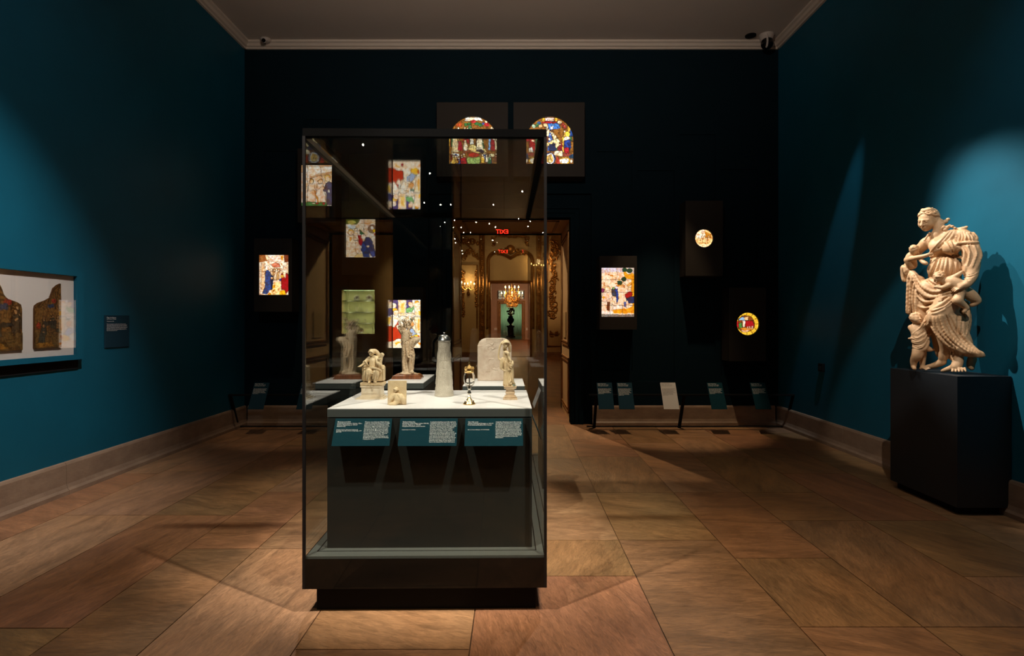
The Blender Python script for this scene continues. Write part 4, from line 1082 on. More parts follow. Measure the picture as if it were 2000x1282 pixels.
def des_H():
    c = Canvas(135, 665, 292, 1100, 130, 'fbe6c4')
    c.poly('ddd9ea', [(135,292),(480,292),(480,360),(135,380)]); c.poly('cfd2dc', [(560,292),(665,292),(665,400),(600,400)])
    for i in range(26):
        q = random.Random(i); c.oval(['e8b25a','f6dcb4','d88c30','fff0d8','c98a50'][i % 5], q.uniform(140, 650), q.uniform(385, 640), q.uniform(10, 30), q.uniform(10, 30))
    c.poly('e8a41c', [(500,340),(560,400),(665,400),(665,1040),(610,800),(620,480),(510,470)], 3)
    for (x, y, a) in ((510,330,40),(590,345,45),(500,485,40),(435,545,40)): c.oval('1f4630', x, y, a, a*.85, 4)
    c.person(210, 1040, 440, 'f6e0c4', hair='f0cf90', lean=30); c.poly('fbe7d0', [(170,690),(270,660),(320,760),(200,860),(140,820)], 5); c.oval('8c3c78', 162, 662, 30, 30, 4); c.oval('f0b820', 175, 780, 20, 22)
    c.poly('6a3c28', [(230,850),(290,860),(270,1000),(230,980)]); c.poly('3c4454', [(300,650),(350,620),(390,700),(380,760),(320,760)], 6); c.oval('7fae6c', 340, 632, 22, 18, 3); c.poly('2446a0', [(360,640),(405,640),(420,800),(385,880),(380,720)], 6)
    c.oval('e8e4f0', 385, 620, 18, 24, 3); c.poly('fbead0', [(320,760),(380,770),(385,880),(350,880)], 4); c.poly('fbead0', [(290,780),(320,780),(310,890),(285,880)], 3)
    c.oval('f4d8a8', 590, 640, 30, 30, 4); c.poly('fbf0e0', [(560,660),(620,665),(600,760),(550,740)], 4); c.poly('a81c20', [(520,720),(600,680),(640,700),(620,800),(560,820),(520,770)], 6); c.poly('22305c', [(540,790),(660,760),(665,870),(590,880),(540,840)], 6); c.poly('5c6cb4', [(495,850),(535,850),(550,950),(500,920)], 5); c.oval('f8e4cc', 555, 890, 22, 60, 3)
    c.poly('eca61c', [(330,980),(480,960),(560,960),(665,900),(665,1040),(330,1040)]); c.poly('fff2e2', [(330,920),(460,900),(480,960),(340,980)], 4)
    c.poly('fdf6ea', [(135,1000),(330,1010),(330,1045),(135,1045)])
    c.poly('9a948c', [(135,1052),(665,1052),(665,1100),(135,1100)])
    q = random.Random(3)
    for row in (1064, 1086):
        x = 140
        while x < 655:
            d = q.uniform(6, 16); c.line([(x, row-8), (x+d*.4, row+8)], 5, '17120e'); c.line([(x, row), (x+d, row-3)], 4, '17120e'); x += d+q.uniform(5, 12)
    for y in (490, 695, 910): c.line([(135, y), (665, y)], 6)
    c.line([(375,292),(400,400),(395,470)], 5); c.line([(470,530),(570,605),(665,520)], 5); c.line([(275,910),(275,1050)], 5); c.line([(480,910),(480,1050)], 5)
    return c.folds(31, .45, 7, '8c4c1c')
def small_crowd(c, n, x0, x1, y0, y1, hg, seed):
    q = random.Random(seed); cols = ['a01c24','1f4c9c','e8b43c','f0e2c4','2f6c40','6a3420','c8782c','e8d8b0','7a1420','3c64b4','d8a848']
    for i in range(n): c.person(q.uniform(x0, x1), q.uniform(y0, y1), hg*q.uniform(.8, 1.2), q.choice(cols), hair=q.choice(['e8b43c','6a3a1c','c89040']), lean=q.uniform(-.1, .1)*hg)
def des_F():
    c = Canvas(120, 780, 155, 785, 170, '8a5a20', '140a06')
    small_crowd(c, 26, 150, 760, 380, 600, 150, 5)
    c.poly('f2d68a', [(380,560),(430,520),(620,580),(640,620),(500,640),(380,600)], 5); c.person(540, 590, 210, 'fbe8c4', hair='f6c93c'); c.person(205, 620, 240, 'e8cfa0', hair='f4e0b0'); c.person(345, 600, 140, 'efe2cc'); c.poly('a8182c', [(245,480),(290,480),(305,600),(245,600)], 5); c.person(430, 520, 130, 'e8e4dc', hair='a06a3c')
    c.poly('7fa8d8', [(665,440),(690,440),(690,600),(660,590)], 4); c.poly('9c1c28', [(695,450),(750,470),(755,610),(700,590)], 5); c.oval('f0c040', 725, 400, 22, 24, 3); c.oval('f8d84c', 515, 400, 26, 26, 3)
    c.poly('fffce8', [(350,165),(560,165),(590,215),(520,205),(450,195),(400,215),(330,205)], 4); c.oval('c02830', 455, 215, 30, 22, 3)
    for x, y in ((400,250),(355,262),(495,245),(550,262)): c.oval('2f7038', x, y, 30, 22, 3)
    c.poly('c04c1c', [(230,250),(290,220),(300,280),(225,280)], 3); c.poly('b81c28', [(600,240),(660,230),(680,280),(610,280)], 3); c.oval('f4dcb0', 625, 220, 20, 20, 2); c.oval('3050a0', 590, 245, 12, 12)
    c.poly('8a4628', [(300,600),(420,590),(400,640),(300,640)], 3); c.poly('30283c', [(480,600),(560,580),(620,610),(560,635)], 3)
    c.oval('f4f4f4', 210, 660, 52, 24, 3); c.oval('2c4c94', 210, 662, 20, 18); c.oval('ece0b0', 705, 660, 48, 24, 3); c.oval('b82c1c', 460, 655, 76, 30, 4)
    small_crowd(c, 14, 140, 360, 740, 790, 110, 6); small_crowd(c, 12, 560, 770, 740, 790, 110, 7)
    c.poly('9cb868', [(375,690),(545,685),(555,720),(545,775),(380,780),(370,730)], 6); c.poly('b01c28', [(285,700),(350,690),(370,785),(280,785)], 5)
    return c.folds(41, .6, 6, '2a1408')
def des_G():
    c = Canvas(1200, 1850, 155, 785, 170, '8a5a20', '140a06')
    small_crowd(c, 24, 1220, 1830, 400, 620, 150, 15)
    c.poly('3c78d0', [(1500,240),(1640,240),(1680,300),(1600,320),(1520,330)], 3); c.poly('e8e8f8', [(1530,290),(1580,280),(1570,320),(1535,320)]); c.poly('f2e6c0', [(1540,360),(1570,350),(1620,470),(1590,480)], 4); c.poly('f0dc9c', [(1440,520),(1620,450),(1640,475),(1450,560)], 4); c.poly('e8d8b0', [(1300,580),(1420,540),(1420,560),(1310,610)], 4)
    c.oval('f8d848', 1770, 385, 34, 36, 3); c.oval('f8ecd8', 1760, 440, 42, 30, 3); c.poly('1c3c8c', [(1720,470),(1810,460),(1820,560),(1770,620),(1720,560)], 6); c.poly('a81828', [(1730,560),(1790,560),(1790,640),(1730,640)], 4); c.poly('f0d448', [(1700,420),(1712,420),(1715,620),(1700,580)])
    c.oval('f4e4b0', 1620, 500, 40, 60, 4); c.poly('16244c', [(1510,520),(1600,510),(1610,600),(1510,610)], 5); c.person(1280, 600, 220, 'b02020', hair='f0c048'); c.poly('f8f0e4', [(1240,570),(1290,560),(1300,620),(1245,620)], 3)
    c.oval('f4dcd8', 1520, 190, 90, 24, 5); c.poly('a01420', [(1420,215),(1620,215),(1620,240),(1420,240)], 3)
    for x, y, k in ((1380,240,'2c5c94'),(1350,265,'3c7c4c'),(1310,280,'a8c0a0'),(1400,280,'e8b070'),(1470,270,'f0d0a0'),(1660,230,'e8dcc0'),(1700,260,'a03c2c'),(1730,290,'b8483c'),(1440,195,'e8b838'),(1610,195,'e8b838')): c.oval(k, x, y, 26, 24, 4)
    c.poly('f4ead0', [(1590,610),(1700,600),(1700,670),(1590,660)], 3); c.poly('8c3c30', [(1220,630),(1310,630),(1310,670),(1220,670)], 4); c.poly('8c3c30', [(1710,630),(1810,630),(1810,675),(1710,675)], 4)
    c.poly('1a3450', [(1200,640),(1225,640),(1240,720),(1200,700)]); c.poly('1a3c5c', [(1800,660),(1850,640),(1850,710),(1790,700)])
    c.oval('e8b838', 1315, 735, 78, 48, 4); c.oval('fffaf0', 1315, 735, 62, 36, 3); c.oval('e8b838', 1725, 735, 82, 46, 4); c.oval('fffaf0', 1720, 735, 66, 34, 3)
    c.oval('1c3070', 1525, 705, 80, 80, 4); c.oval('f4f4f0', 1525, 705, 66, 68, 3); c.oval('d8b058', 1525, 705, 50, 52, 3); c.person(1525, 745, 80, 'e8d090')
    c.poly('a81c28', [(1395,680),(1440,670),(1440,780),(1395,780)], 4); c.poly('a83424', [(1615,680),(1650,680),(1670,780),(1610,780)], 4); c.oval('e8e0d8', 1212, 735, 14, 22, 3); c.oval('e8e0d8', 1822, 738, 14, 22, 3)
    for y in (722, 735, 748): c.line([(1280, y), (1350, y)], 3, '6a5040'); c.line([(1680, y), (1760, y)], 3, '6a5040')
    return c.folds(51, .6, 6, '2a1408')
def des_I():
    c = Canvas(100, 265, 115, 285, 80, 'ffd890', '5a3208')
    c.poly('fffbe0', [(110,160),(160,120),(200,120),(190,200),(120,200)]); c.poly('c08428', [(190,130),(250,160),(255,200),(200,190)])
    for (x, y) in ((140,245),(165,240),(190,235),(210,250),(230,235)): c.person(x, y, 62, 'f4d08c', hair='8a5a1c')
    c.line([(168,118),(170,180)], 3); c.poly('fff4c0', [(130,250),(240,250),(215,280),(150,280)])
    return c.folds(61, .6, 6, '6a3808')
def des_J():
    c = Canvas(535, 740, 970, 1190, 90, 'f8d048', '2a1806'); cx, cy, R_ = 637, 1080, 102
    c.oval('f4c838', cx, cy, R_, R_*1.07); c.oval('8c4c1c', cx-10, cy, 78, 80, 4)
    c.poly('9cc8f0', [(560,1050),(580,1020),(615,1015),(620,1050),(590,1045)], 4); c.poly('b81c24', [(540,1050),(565,1055),(570,1120),(545,1110)], 4); c.poly('4c9444', [(565,1075),(590,1065),(598,1120),(570,1125)], 4); c.poly('f4e4d8', [(598,1050),(622,1050),(618,1110),(600,1110)], 3)
    c.poly('b01820', [(620,1050),(690,1045),(700,1110),(625,1110)], 4); c.poly('e0902c', [(575,1120),(700,1115),(680,1140),(600,1140)], 3); c.poly('f4c890', [(610,1020),(650,1005),(650,1045),(620,1045)], 3); c.poly('e8b890', [(590,1140),(660,1140),(640,1160),(600,1158)])
    for x in (640, 660, 680): c.poly('e8b8a0', [(x, 1100), (x+10, 1100), (x+8, 1128), (x, 1128)], 2)
    for k in range(12):
        a = k*PI/6; c.line([(cx+82*math.cos(a)-2, cy+84*math.sin(a)), (cx+104*math.cos(a), cy+110*math.sin(a))], 4)
    return c.folds(71, .3, 6, '6a3c10')
ws = 'on the dark back wall'
light_box(496, 570, 466, 609, des_A(), 505, 563, 498, 576, 'rect', 1.35, 'dark light box with blue and red robed figures, leftmost '+ws, 'blue_robed_kneeler_and_red_robed_figures')
light_box(581, 655, 290, 435, des_B(), 588, 648, 322, 402, 'rect', 1.15, 'dark light box with grey robed saint on green ground, upper left seen through the case', 'grey_robed_saint_on_green_ground')
light_box(667, 741, 393, 537, des_D(), 675, 733, 428, 503, 'rect', 1.15, 'dark light box with kneeling figure in dark blue, seen through the case side', 'kneeling_figure_in_dark_blue')
light_box(752, 826, 561, 705, des_E(), 758, 821, 586, 680, 'rect', 2.0, 'bright light box with large red robe, behind the carved tree trunk', 'bright_scene_with_large_red_robe')
light_box(853, 992, 200, 345, des_F(), 877, 970, 227, 320, 'arch', 2.1, 'large light box with arched window and pale green tablet', 'arched_scene_with_green_tablet')
light_box(1003, 1142, 200, 345, des_G(), 1028, 1120, 227, 320, 'arch', 2.1, 'large light box with arched window and blue sky, right of the two arched ones', 'arched_scene_with_blue_sky')
light_box(1171, 1244, 500, 644, des_H(), 1175, 1239, 523, 619, 'rect', 1.25, 'dark light box with crowded yellow landscape and inscription, just right of the doorway', 'crowded_yellow_landscape_with_inscription')
light_box(1339, 1412, 392, 539, des_I(), 1358, 1393, 448, 483, 'round', 1.7, 'dark light box with a small round golden window, right of the doorway', 'small_round_golden_scene')
light_box(1424, 1496, 562, 706, des_J(), 1439, 1483, 611, 655, 'round', 1.3, 'dark light box, rightmost, its round window showing red figures in a yellow ring', 'red_figures_in_a_yellow_ring')

# ================================================================== BARRIER RAILS WITH LABELS
LOREM = 'The scene was painted on colourless glass with silver stain and vitreous paint. Small panels like this one were set into the windows of private houses and cloisters, where they could be studied from close by. The design follows a drawing that circulated among several glass painters of the region.'
def rail(px0, px1, posts, lab):
    Yt, zt = 7.79, .49
    x0, x1 = (px0-CX)/F*Yt, (px1-CX)/F*Yt
    t = empty('barrier_rail', ((x0+x1)/2, 8.0, 0), lab, 'barrier rail', 'low label rails before the back wall')
    ox = t.location.x
    MB().box(x0-ox, x1-ox, Yt-8.0-.02, Yt-8.0+.02, zt-.012, zt+.012, .003).build('rail_bar', M['matte_black'], t)
    MB().box(x0-ox, x1-ox, -.0, .02, .012, .03).build('foot_bar', M['matte_black'], t)
    for p in posts:
        x = (p-CX)/F*Yt-ox
        MB().add([(x-.018, .04, 0), (x+.018, .04, 0), (x+.018, .0, 0), (x-.018, .0, 0), (x-.018, Yt-7.98, zt), (x+.018, Yt-7.98, zt), (x+.018, Yt-8.02, zt), (x-.018, Yt-8.02, zt)],
                 [(0,1,2,3), (4,7,6,5), (0,4,5,1), (1,5,6,2), (2,6,7,3), (3,7,4,0)]).build('post', M['matte_black'], t)
    return t
rail(1150, 1552, [1165, 1336, 1550], 'thin black label rail low before the wall right of the doorway')
rail(447, 800, [449, 640, 798], 'thin black label rail low before the wall left of the doorway')
def tilted_label(name, w, h, th, loc, tilt, mt, tmt, blocks, lab, group, rotz=0.0, cat='label', roll=0.0):
    """card whose lower edge sticks out toward -y; loc = centre of upper edge"""
    t = empty(name, loc, lab, cat, group, rotz)
    R_ = Matrix.Rotation(roll, 4, 'Z') @ Matrix.Rotation(PI/2-tilt, 4, 'X')   # xy plane -> upright, tilted
    m = MB().box(-w/2, w/2, -h, 0, -th, 0, .0008).xform(R_); m.build('card', mt, t)
    me = text_mesh(blocks); me.transform(Matrix.Translation((0, 0, .0006))); me.transform(R_)
    link('lettering', me, tmt, t)
    return t
def rail_blocks(w, h, n):
    return [('Stained Glass Panel', -w/2+.012, -.022, .0145, w-.02), ('German or Swiss, 16th century', -w/2+.012, -.038, .0115, w-.02),
            ('Colorless glass, vitreous paint', -w/2+.012, -.052, .0115, w-.02), (LOREM[:n], -w/2+.012, -.095, .0118, w-.024)]
til = math.atan2(.2, .33); hh = math.hypot(.2, .33)
info = [(512, 'label_navy', 'text_white', 'navy label card leftmost on the left rail', 230),
        (604, 'label_navy', 'text_white', 'navy label card second from the left, half hidden by the case edge', 230),
        (700, 'label_navy', 'text_white', 'navy label card on the left rail seen through the left side of the case', 260),
        (1180, 'label_navy', 'text_white', 'dark label card nearest the doorway on the right rail', 230),
        (1219, 'label_navy', 'text_white', 'dark label card second from the doorway on the right rail', 290),
        (1304, 'label_white', 'text_dark', 'white label card in the middle of the right rail', 290),
        (1395, 'label_teal', 'text_white', 'teal label card second from the right end of the right rail', 230),
        (1479, 'label_teal', 'text_white', 'teal label card at the right end of the right rail', 230)]
for px, mt, tm, lab, n in info:
    t = tilted_label('label_card', .206, hh, .006, ((px-CX)/F*7.72, 7.72, .668), til, M[mt], M[tm], rail_blocks(.206, hh, n), lab, 'label cards on the rails')
    MB().box(-.02, .02, -.10, .0505, -.19, -.17, .002).build('bracket', M['matte_black'], t)

# ================================================================== LEFT WALL: PICTURE AND LABEL
XF = -3.84
def LW(px, py, X):   # point on a plane x = X
    Y = X*F/(px-CX); return (Y, EYE-(py-CY)/F*Y)
t = empty('framed_panel_painting', (XL, 4.0, 1.2), 'wall case with two curved-top painted wings on white mount, left wall', 'painting')
yA, yB_ = 2.6, 5.079; z0f, z1f = 1.164, 1.945
def L_(m): m.v = [(p[0]-XL, p[1]-4.0, p[2]-1.2) for p in m.v]; return m
g0y, g1y, gz0, gz1 = 2.72, 5.007, 1.207, 1.897
m = MB().box(XL, XF, yA, g0y, z0f, z1f).box(XL, XF, g1y, yB_, z0f, z1f).box(XL, XF, g0y, g1y, z0f, gz0).box(XL, XF, g0y, g1y, gz1, z1f)
L_(m).build('frame', M['teal'], t)
L_(MB().box(XL, XL+.028, g0y, g1y, gz0, gz1)).build('mount', M['white_mat'], t)
L_(MB().box(XF-.012, XF-.006, g0y, g1y, gz0, gz1)).build('glass', M['glass_pic'], t)
L_(MB().box(XL, XL+.012, yA, yB_, z0f-.085, z0f-.001)).build('shadow_bar', M['matte_black'], t)  # dark bar standing in for the shade just below the frame
def wing(outline, seed, name, lab, mirror=False):
    pts = [LW(x/5.341, 510+y/5.341, XL+.042) for x, y in outline]
    ys = [p[0] for p in pts]; zs = [p[1] for p in pts]; ya, yb, za, zb = min(ys), max(ys), min(zs), max(zs)
    c = Canvas(0, 100, 0, 100*(zb-za)/(yb-ya), 130, '8a6230', '20120a'); Hh = 100*(zb-za)/(yb-ya)
    q = random.Random(seed)
    for i in range(12): c.line([(q.uniform(0, 100), 0), (q.uniform(0, 100), Hh*.4)], 2.5, q.choice(['4a3418', '7c5a2c', '5a3c1c']))
    c.poly('7a5c30', [(0, Hh*.75), (100, Hh*.72), (100, Hh), (0, Hh)])
    for i in range(9): c.person(q.uniform(8, 92), Hh*q.uniform(.68, .8), 42, q.choice(['7c5a30', '6a4c28', '8c6a40', '4a4a3c', '5a4a34']), skin='c89c6a', hair='6a4420')
    c.poly('3c3c34', [(30, Hh*.6), (78, Hh*.58), (82, Hh*.63), (40, Hh*.66)], 1); c.person(22, Hh*.93, 60, '4a4c40', skin='c08c5c', hair='5a3418', lean=10); c.oval('b84428', 14, Hh*.66, 9, 10, 1)
    c.oval('a83c2c', 70, Hh*.28, 9, 6); c.oval('3c4c6a', 55, Hh*.36, 8, 6); c.oval('3c4c6a', 66, Hh*.35, 6, 6); c.poly('b07c30', [(5, Hh*.93), (60, Hh*.9), (70, Hh*.97), (10, Hh*.99)])
    c.folds(seed, .6, 6, '2a1808')
    # grid on plane, rows of (Y,Z); cut to the outline
    poly = [(p[0], p[1]) for p in pts]
    def inside(A, B):
        r = np.zeros(A.shape, bool)
        for i in range(len(poly)):
            (xa, za_), (xb, zb_) = poly[i], poly[(i+1) % len(poly)]
            if za_ == zb_: continue
            r ^= ((B >= za_) != (B >= zb_)) & (A < (xb-xa)*(B-za_)/(zb_-za_)+xa)
        return r
    me = c.mesh('painted_wing', yb-ya, zb-za, maskfn=lambda a, b: inside(a+(ya+yb)/2, b+(za+zb)/2))
    o = link('painted_wing', me, M['paint'], t, (.0435, (ya+yb)/2-4.0, (za+zb)/2-1.2)); o.rotation_euler = (0, 0, PI/2); o['label'] = lab
    m = MB().prism([(p[0]-4.0, p[1]-1.2) for p in poly], .018, .0355, 'x'); b = m.build('panel_edge', M['dark_wood'], t)
M['paint'] = attr_mat('aged_panel_paint', 'paint', rough=.35)
wing([(635,235),(600,250),(560,285),(545,330),(525,385),(480,410),(400,440),(370,465),(362,500),(360,915),(640,900)], 5, 'r', 'right painted wing with crowd around a table')
wing([(0,250),(20,290),(40,350),(80,395),(180,430),(218,455),(228,500),(235,925),(0,942),(-330,960),(-330,250),(-160,215)], 9, 'l', 'left painted wing with large stooping figure')
# wall label
(ya, za), (yb, zb) = LW(204.5, 615, XL+.008), LW(252, 680, XL+.008)
w_, h_ = yb-ya, .30
t = empty('wall_label', (XL+.001, (ya+yb)/2, EYE-(616-CY)/F*ya), 'teal text panel on the left wall beside the painted wings', 'label', None, PI/2)
h_ = (680-616)/F*ya
MB().box(-w_/2, w_/2, -.010, 0, -h_, 0, .001).build('card', M['label_navy'], t)
me = text_mesh([('Wings of an Altarpiece\nwith Scenes of Charity', -w_/2+.022, -.026, .014, w_-.03), ('Oil on panel, ca. 1520', -w_/2+.022, -.062, .011, w_-.03), (LOREM+' '+LOREM[:140], -w_/2+.022, -.088, .0105, w_-.05)])
me.transform(Matrix.Rotation(PI/2, 4, 'X')); me.transform(Matrix.Translation((0, -.0106, 0))); link('lettering', me, M['text_white'], t)

# ================================================================== CEILING DEVICES, SENSOR
def ceil_at(px, py):
    Y = (ZC-EYE)*F/(CY-py); return ((px-CX)/F*Y, Y, ZC)
p = ceil_at(519, 76)
t = empty('security_camera', p, 'small white ceiling camera in the left back corner', 'security camera')
MB().lathe([(.07, 0), (.075, -.015), (.06, -.04), (.03, -.06)], n=20).build('mount', M['cam_white'], t, smooth=True)
MB().tube([(0, 0, -.04), (.02, -.11, -.075)], .032, 14).build('body', M['cam_white'], t, smooth=True)
MB().tube([(.02, -.105, -.073), (.024, -.125, -.081)], .026, 14).build('lens', M['gloss_black'], t, smooth=True)
p = ceil_at(1497, 68)
t = empty('security_camera', p, 'larger dome camera with white bracket on the ceiling at the right', 'security camera')
MB().lathe([(.10, 0), (.10, -.02), (.085, -.07), (.07, -.09)], n=24).build('mount', M['cam_white'], t, smooth=True)
MB().ball((0, -.02, -.13), .085, 20).build('dome', M['gloss_black'], t, smooth=True)
MB().tube([(-.05+.02*math.cos(a), -.10, -.13+.09*math.sin(a)) for a in [k*PI/8-PI/2 for k in range(9)]], .014, 8).build('bracket', M['cam_white'], t, smooth=True)
MB().box(-.02, .11, -.02, .03, -.01, .0).build('junction_plate', M['cam_white'], t)
p = ceil_at(1466, 69)
o = MB().lathe([(.075, 0), (.075, -.012), (.06, -.016), (.001, -.014)], n=24).build('ceiling_speaker', M['matte_black'], None, p, smooth=True); tag(o, 'round black ceiling fitting beside the dome camera', 'ceiling fitting')
Y = XR*F/(1607-CX)
t = empty('wall_sensor', (XR, Y, EYE-(718-CY)/F*Y), 'small dark sensor box on the right wall', 'sensor')
MB().box(-.035, 0, -.05, .05, -.05, .05, .006).build('housing', M['matte_black'], t)
MB().box(-.04, -.033, -.03, .03, -.03, .01, .002).build('grille', M['plinth_navy'], t)

# EXIT sign and track spotlights behind the camera (the case glass mirrors them)
ROT = math.radians(.8); PIV = V((-.4535, 2.912, 0))
nrm = V((math.sin(ROT), -math.cos(ROT), 0))
def mirror_front(q):
    d = (q-PIV).dot(nrm); return q-2*d*nrm
Yv = 16.0
q = mirror_front(V(((984.5-CX)/F*Yv, Yv, EYE+(CY-452.5)/F*Yv)))
t = empty('exit_sign', q, 'lit red EXIT sign hanging behind, mirrored in the case glass', 'exit sign', None, PI)
MB().box(-.17, .17, .0, .05, -.11, .11, .006).build('housing', M['black'], t)
cu = text_mesh([('EXIT', -.128, -.062, .175, 2)])
cu.transform(Matrix.Rotation(PI/2, 4, 'X')); cu.transform(Matrix.Translation((0, -.002, 0))); link('lettering', cu, M['exit_red'], t)
MB().tube([(0, .025, .1), (0, .025, ZC-q.z)], .01, 8).build('hanger', M['black'], t)
track = []      # far down the hall, where the case glass picks them up
for px, py in ((711, 285), (829, 397), (861, 401), (881, 401), (964, 401), (869, 435), (888, 431), (901, 445), (906, 455), (919, 455), (930, 435), (956, 438), (968, 444), (1035, 433), (1031, 443), (1060, 455), (888, 467), (890, 475), (963, 470), (840, 340), (1020, 375)):
    yv = 3.88*F/(CY-py); q_ = mirror_front(V(((px-CX)/F*yv, yv, 5.38)))
    if q_.y > YR+.3 and XL+.1 < q_.x < XR-.1: track.append((q_.x, q_.y))
proto = empty('track_spotlight', (track[0][0], track[0][1], ZC), 'cylinder spotlight on the ceiling behind the camera', 'spotlight', 'ceiling spotlights behind the camera')
MB().tube([(0, 0, 0), (0, 0, -.1)], .012, 8).build('stem', M['cam_white'], proto)
bd = MB().tube([(0, -.05, -.08), (0, .09, -.16)], .04, 14).build('body', M['cam_white'], proto, smooth=True)
MB().tube([(0, .091, -.161), (0, .093, -.162)], .021, 14).build('lens', M['dot_light'], proto, smooth=True)
for x, y in track[1:]: copy_thing(proto, (x, y, ZC), 'cylinder spotlight on the ceiling behind the camera')

# ================================================================== DISPLAY CASE
W2, LC = .6238, 2.29; ZB, ZD, ZT = .132, .294, 2.459
case = empty('display_case', PIV, 'tall glass display case on a black base in the middle of the gallery', 'display case', None, ROT)
MB().box(-W2+.054, W2-.054, .054, LC-.054, 0, ZB, .003).build('plinth', M['matte_black'], case)
MB().box(-W2+.004, W2-.004, .004, LC-.004, ZB, ZD-.012).build('base_box', M['gloss_black'], case)
m = MB().box(-W2+.013, W2-.013, .013, LC-.013, ZD-.012, ZD); m.build('case_floor', M['deck'], case)
m = MB()
bx0, bx1, by0, by1 = -.575, .575, .075, 2.2
for (a, b, c, d) in ((bx0, bx1, by0, by0+.006), (bx0, bx1, by1-.006, by1), (bx0, bx0+.006, by0, by1), (bx1-.006, bx1, by0, by1)): m.box(a, b, c, d, ZD, ZD+.0008)
m.build('floor_seam', M['matte_black'], case)
gt = .010
for nm, b in (('glass_pane', (-W2, W2, 0, gt)), ('glass_pane', (-W2, W2, LC-gt, LC)), ('glass_pane', (-W2, -W2+gt, gt, LC-gt)), ('glass_pane', (W2-gt, W2, gt, LC-gt))):
    m = MB().box(b[0], b[1], b[2], b[3], ZD-.01, ZT-.012); m.build(nm, M['glass'], case)
MB().box(-W2+.04, W2-.03, .03, LC-.03, ZT-.022, ZT-.012).build('glass_top', M['glass'], case)
# painted black lower band on the glass
m = MB().box(-W2, W2, 0, .004, ZB, ZD-.01).box(-W2, -W2+.004, 0, LC, ZB, ZD-.01).box(W2-.004, W2, 0, LC, ZB, ZD-.01).box(-W2, W2, LC-.004, LC, ZB, ZD-.01); m.build('glass_skirt', M['gloss_black'], case)
for nm, b in (('top_rail', (-W2, W2, 0, .035)), ('top_rail', (-W2, W2, LC-.035, LC)), ('top_rail', (-W2, -W2+.04, .035, LC-.035)), ('top_rail', (W2-.04, W2, .035, LC-.035))):
    MB().box(b[0], b[1], b[2], b[3], ZT-.012, ZT+.028).build(nm, M['rail_black'], case)
MB().box(-W2+.004, -W2+.038, .036, LC-.036, ZT-.016, ZT-.012).build('rail_bounce_strip', M['rail_bounce'], case)  # added strip, its colour carries the floor bounce under the left rail
for x, y, s_ in ((-W2, 0, .013), (W2-.013, 0, .013), (-W2, LC-.006, .006), (W2-.006, LC-.006, .006)):
    MB().box(x-.0008, x+s_+.0008, y-.0008, y+(.011 if y == 0 else .0068), ZB, ZT-.012).build('corner_seal', M['black'] if y == 0 else M['rail_metal'], case)

def block(x0, x1, y0, y1, zt, lab):
    cx, cy = (x0+x1)/2, (y0+y1)/2
    t = empty('display_block', (cx, cy, ZD), lab, 'display block', 'blocks inside the glass case', ROT)
    hx, hy = (x1-x0)/2, (y1-y0)/2; z = zt-ZD
    MB().box(-hx, hx, -hy, hy, z-.046, z-.004, .0012).build('slab', M['block_grey'], t)
    MB().box(-hx+.001, hx-.001, -hy+.001, hy-.001, z-.004, z).build('slab_top', M['top_white'], t)
    MB().box(-hx+.012, hx-.012, -hy+.014, hy-.012, z-.052, z-.046).build('shadow_gap', M['matte_black'], t)
    MB().box(-hx, hx, -hy, hy, .0, z-.052, .002).build('body', M['block_body'], t)
    return t
TZ = 1.036
block(-.996, .093, 3.031, 3.82, TZ, 'wide grey block at the front of the case, carrying five small works')
block(-.99, -.685, 4.29, 4.97, TZ, 'narrow grey block at the back left of the case under the carved tree')
block(-.37, .077, 4.09, 4.62, TZ, 'grey block at the back right of the case under the stone relief')
# labels on the front block
def cl(px0, px1, head, sub, small, body, lab):
    Yt = 3.022; x = ((px0+px1)/2-CX)/F*Yt; w = (px1-px0)/F*Yt; h = .150; tl = math.atan2(.072, .127)
    bl = [(head, -w/2+.014, -.022, .0088, w*.5), (sub, -w/2+.014, -.0305, .0078, w*.5), (small, -w/2+.014, -.058, .0062, w*.5), (body, .002+w*.02, -.022, .0078, w*.46)]
    tilted_label('exhibit_label', w, h, .003, (x, Yt, .984), tl, M['label_teal'], M['text_white'], bl, lab, 'teal labels on the front block', ROT)
cl(655.5, 766, 'Madonna and Child', 'Joseph Konrad Wiesner, German, 17th c.\nGerman, Regensburg, ca. 1650-60\nElephant ivory',
   '\nPurchase, Friends of European Sculpture and\nDecorative Arts Gifts, in honor of Olga Raggio, 2010\n(2010.108)',
   'Wiesner, one of the two North German sculptors, carved this plaque from a single piece of ivory. He took advantage of the material to suggest a background out of a rounded log. There the soft tenderness, the nearly absent light of peace thought into the ivory the Madonna is described. Such an allusion presents although at the weeping which prays for him. The poet Lamartine sees it enhanced by the surrounding folds of layered drapery and the Mother reaching out with the blessing creating the Christ.',
   'left teal label on the front block, under the seated ivory group')
cl(782, 894, 'Tankard (Schnelle)', 'Workshop of Hans Hilgers (active 1569-95)\nGerman, Siegburg, ca. 1570-80\nSalt-glazed stoneware, pewter mounts', '\nRogers Fund, 1911 (11.93.2)',
   'A cylindrical drinking vessel, this tankard is embellished with personal reliefs. The three panels, for which other examples exist from the Old Testament stories of Joseph, Judith, and Esther, accompanied by decorations showing ornament. The clay could be pressed into moulds of stone, and the mould was used again and again, pressed individually before being applied to the body of the vessel. By the late sixteenth century such German stoneware tankards were in great demand and exported all over Europe and even overseas to America. They were prized for their ability to keep liquids cool even in the heat and for their relief scenes.',
   'middle teal label on the front block, under the tall stoneware tankard')
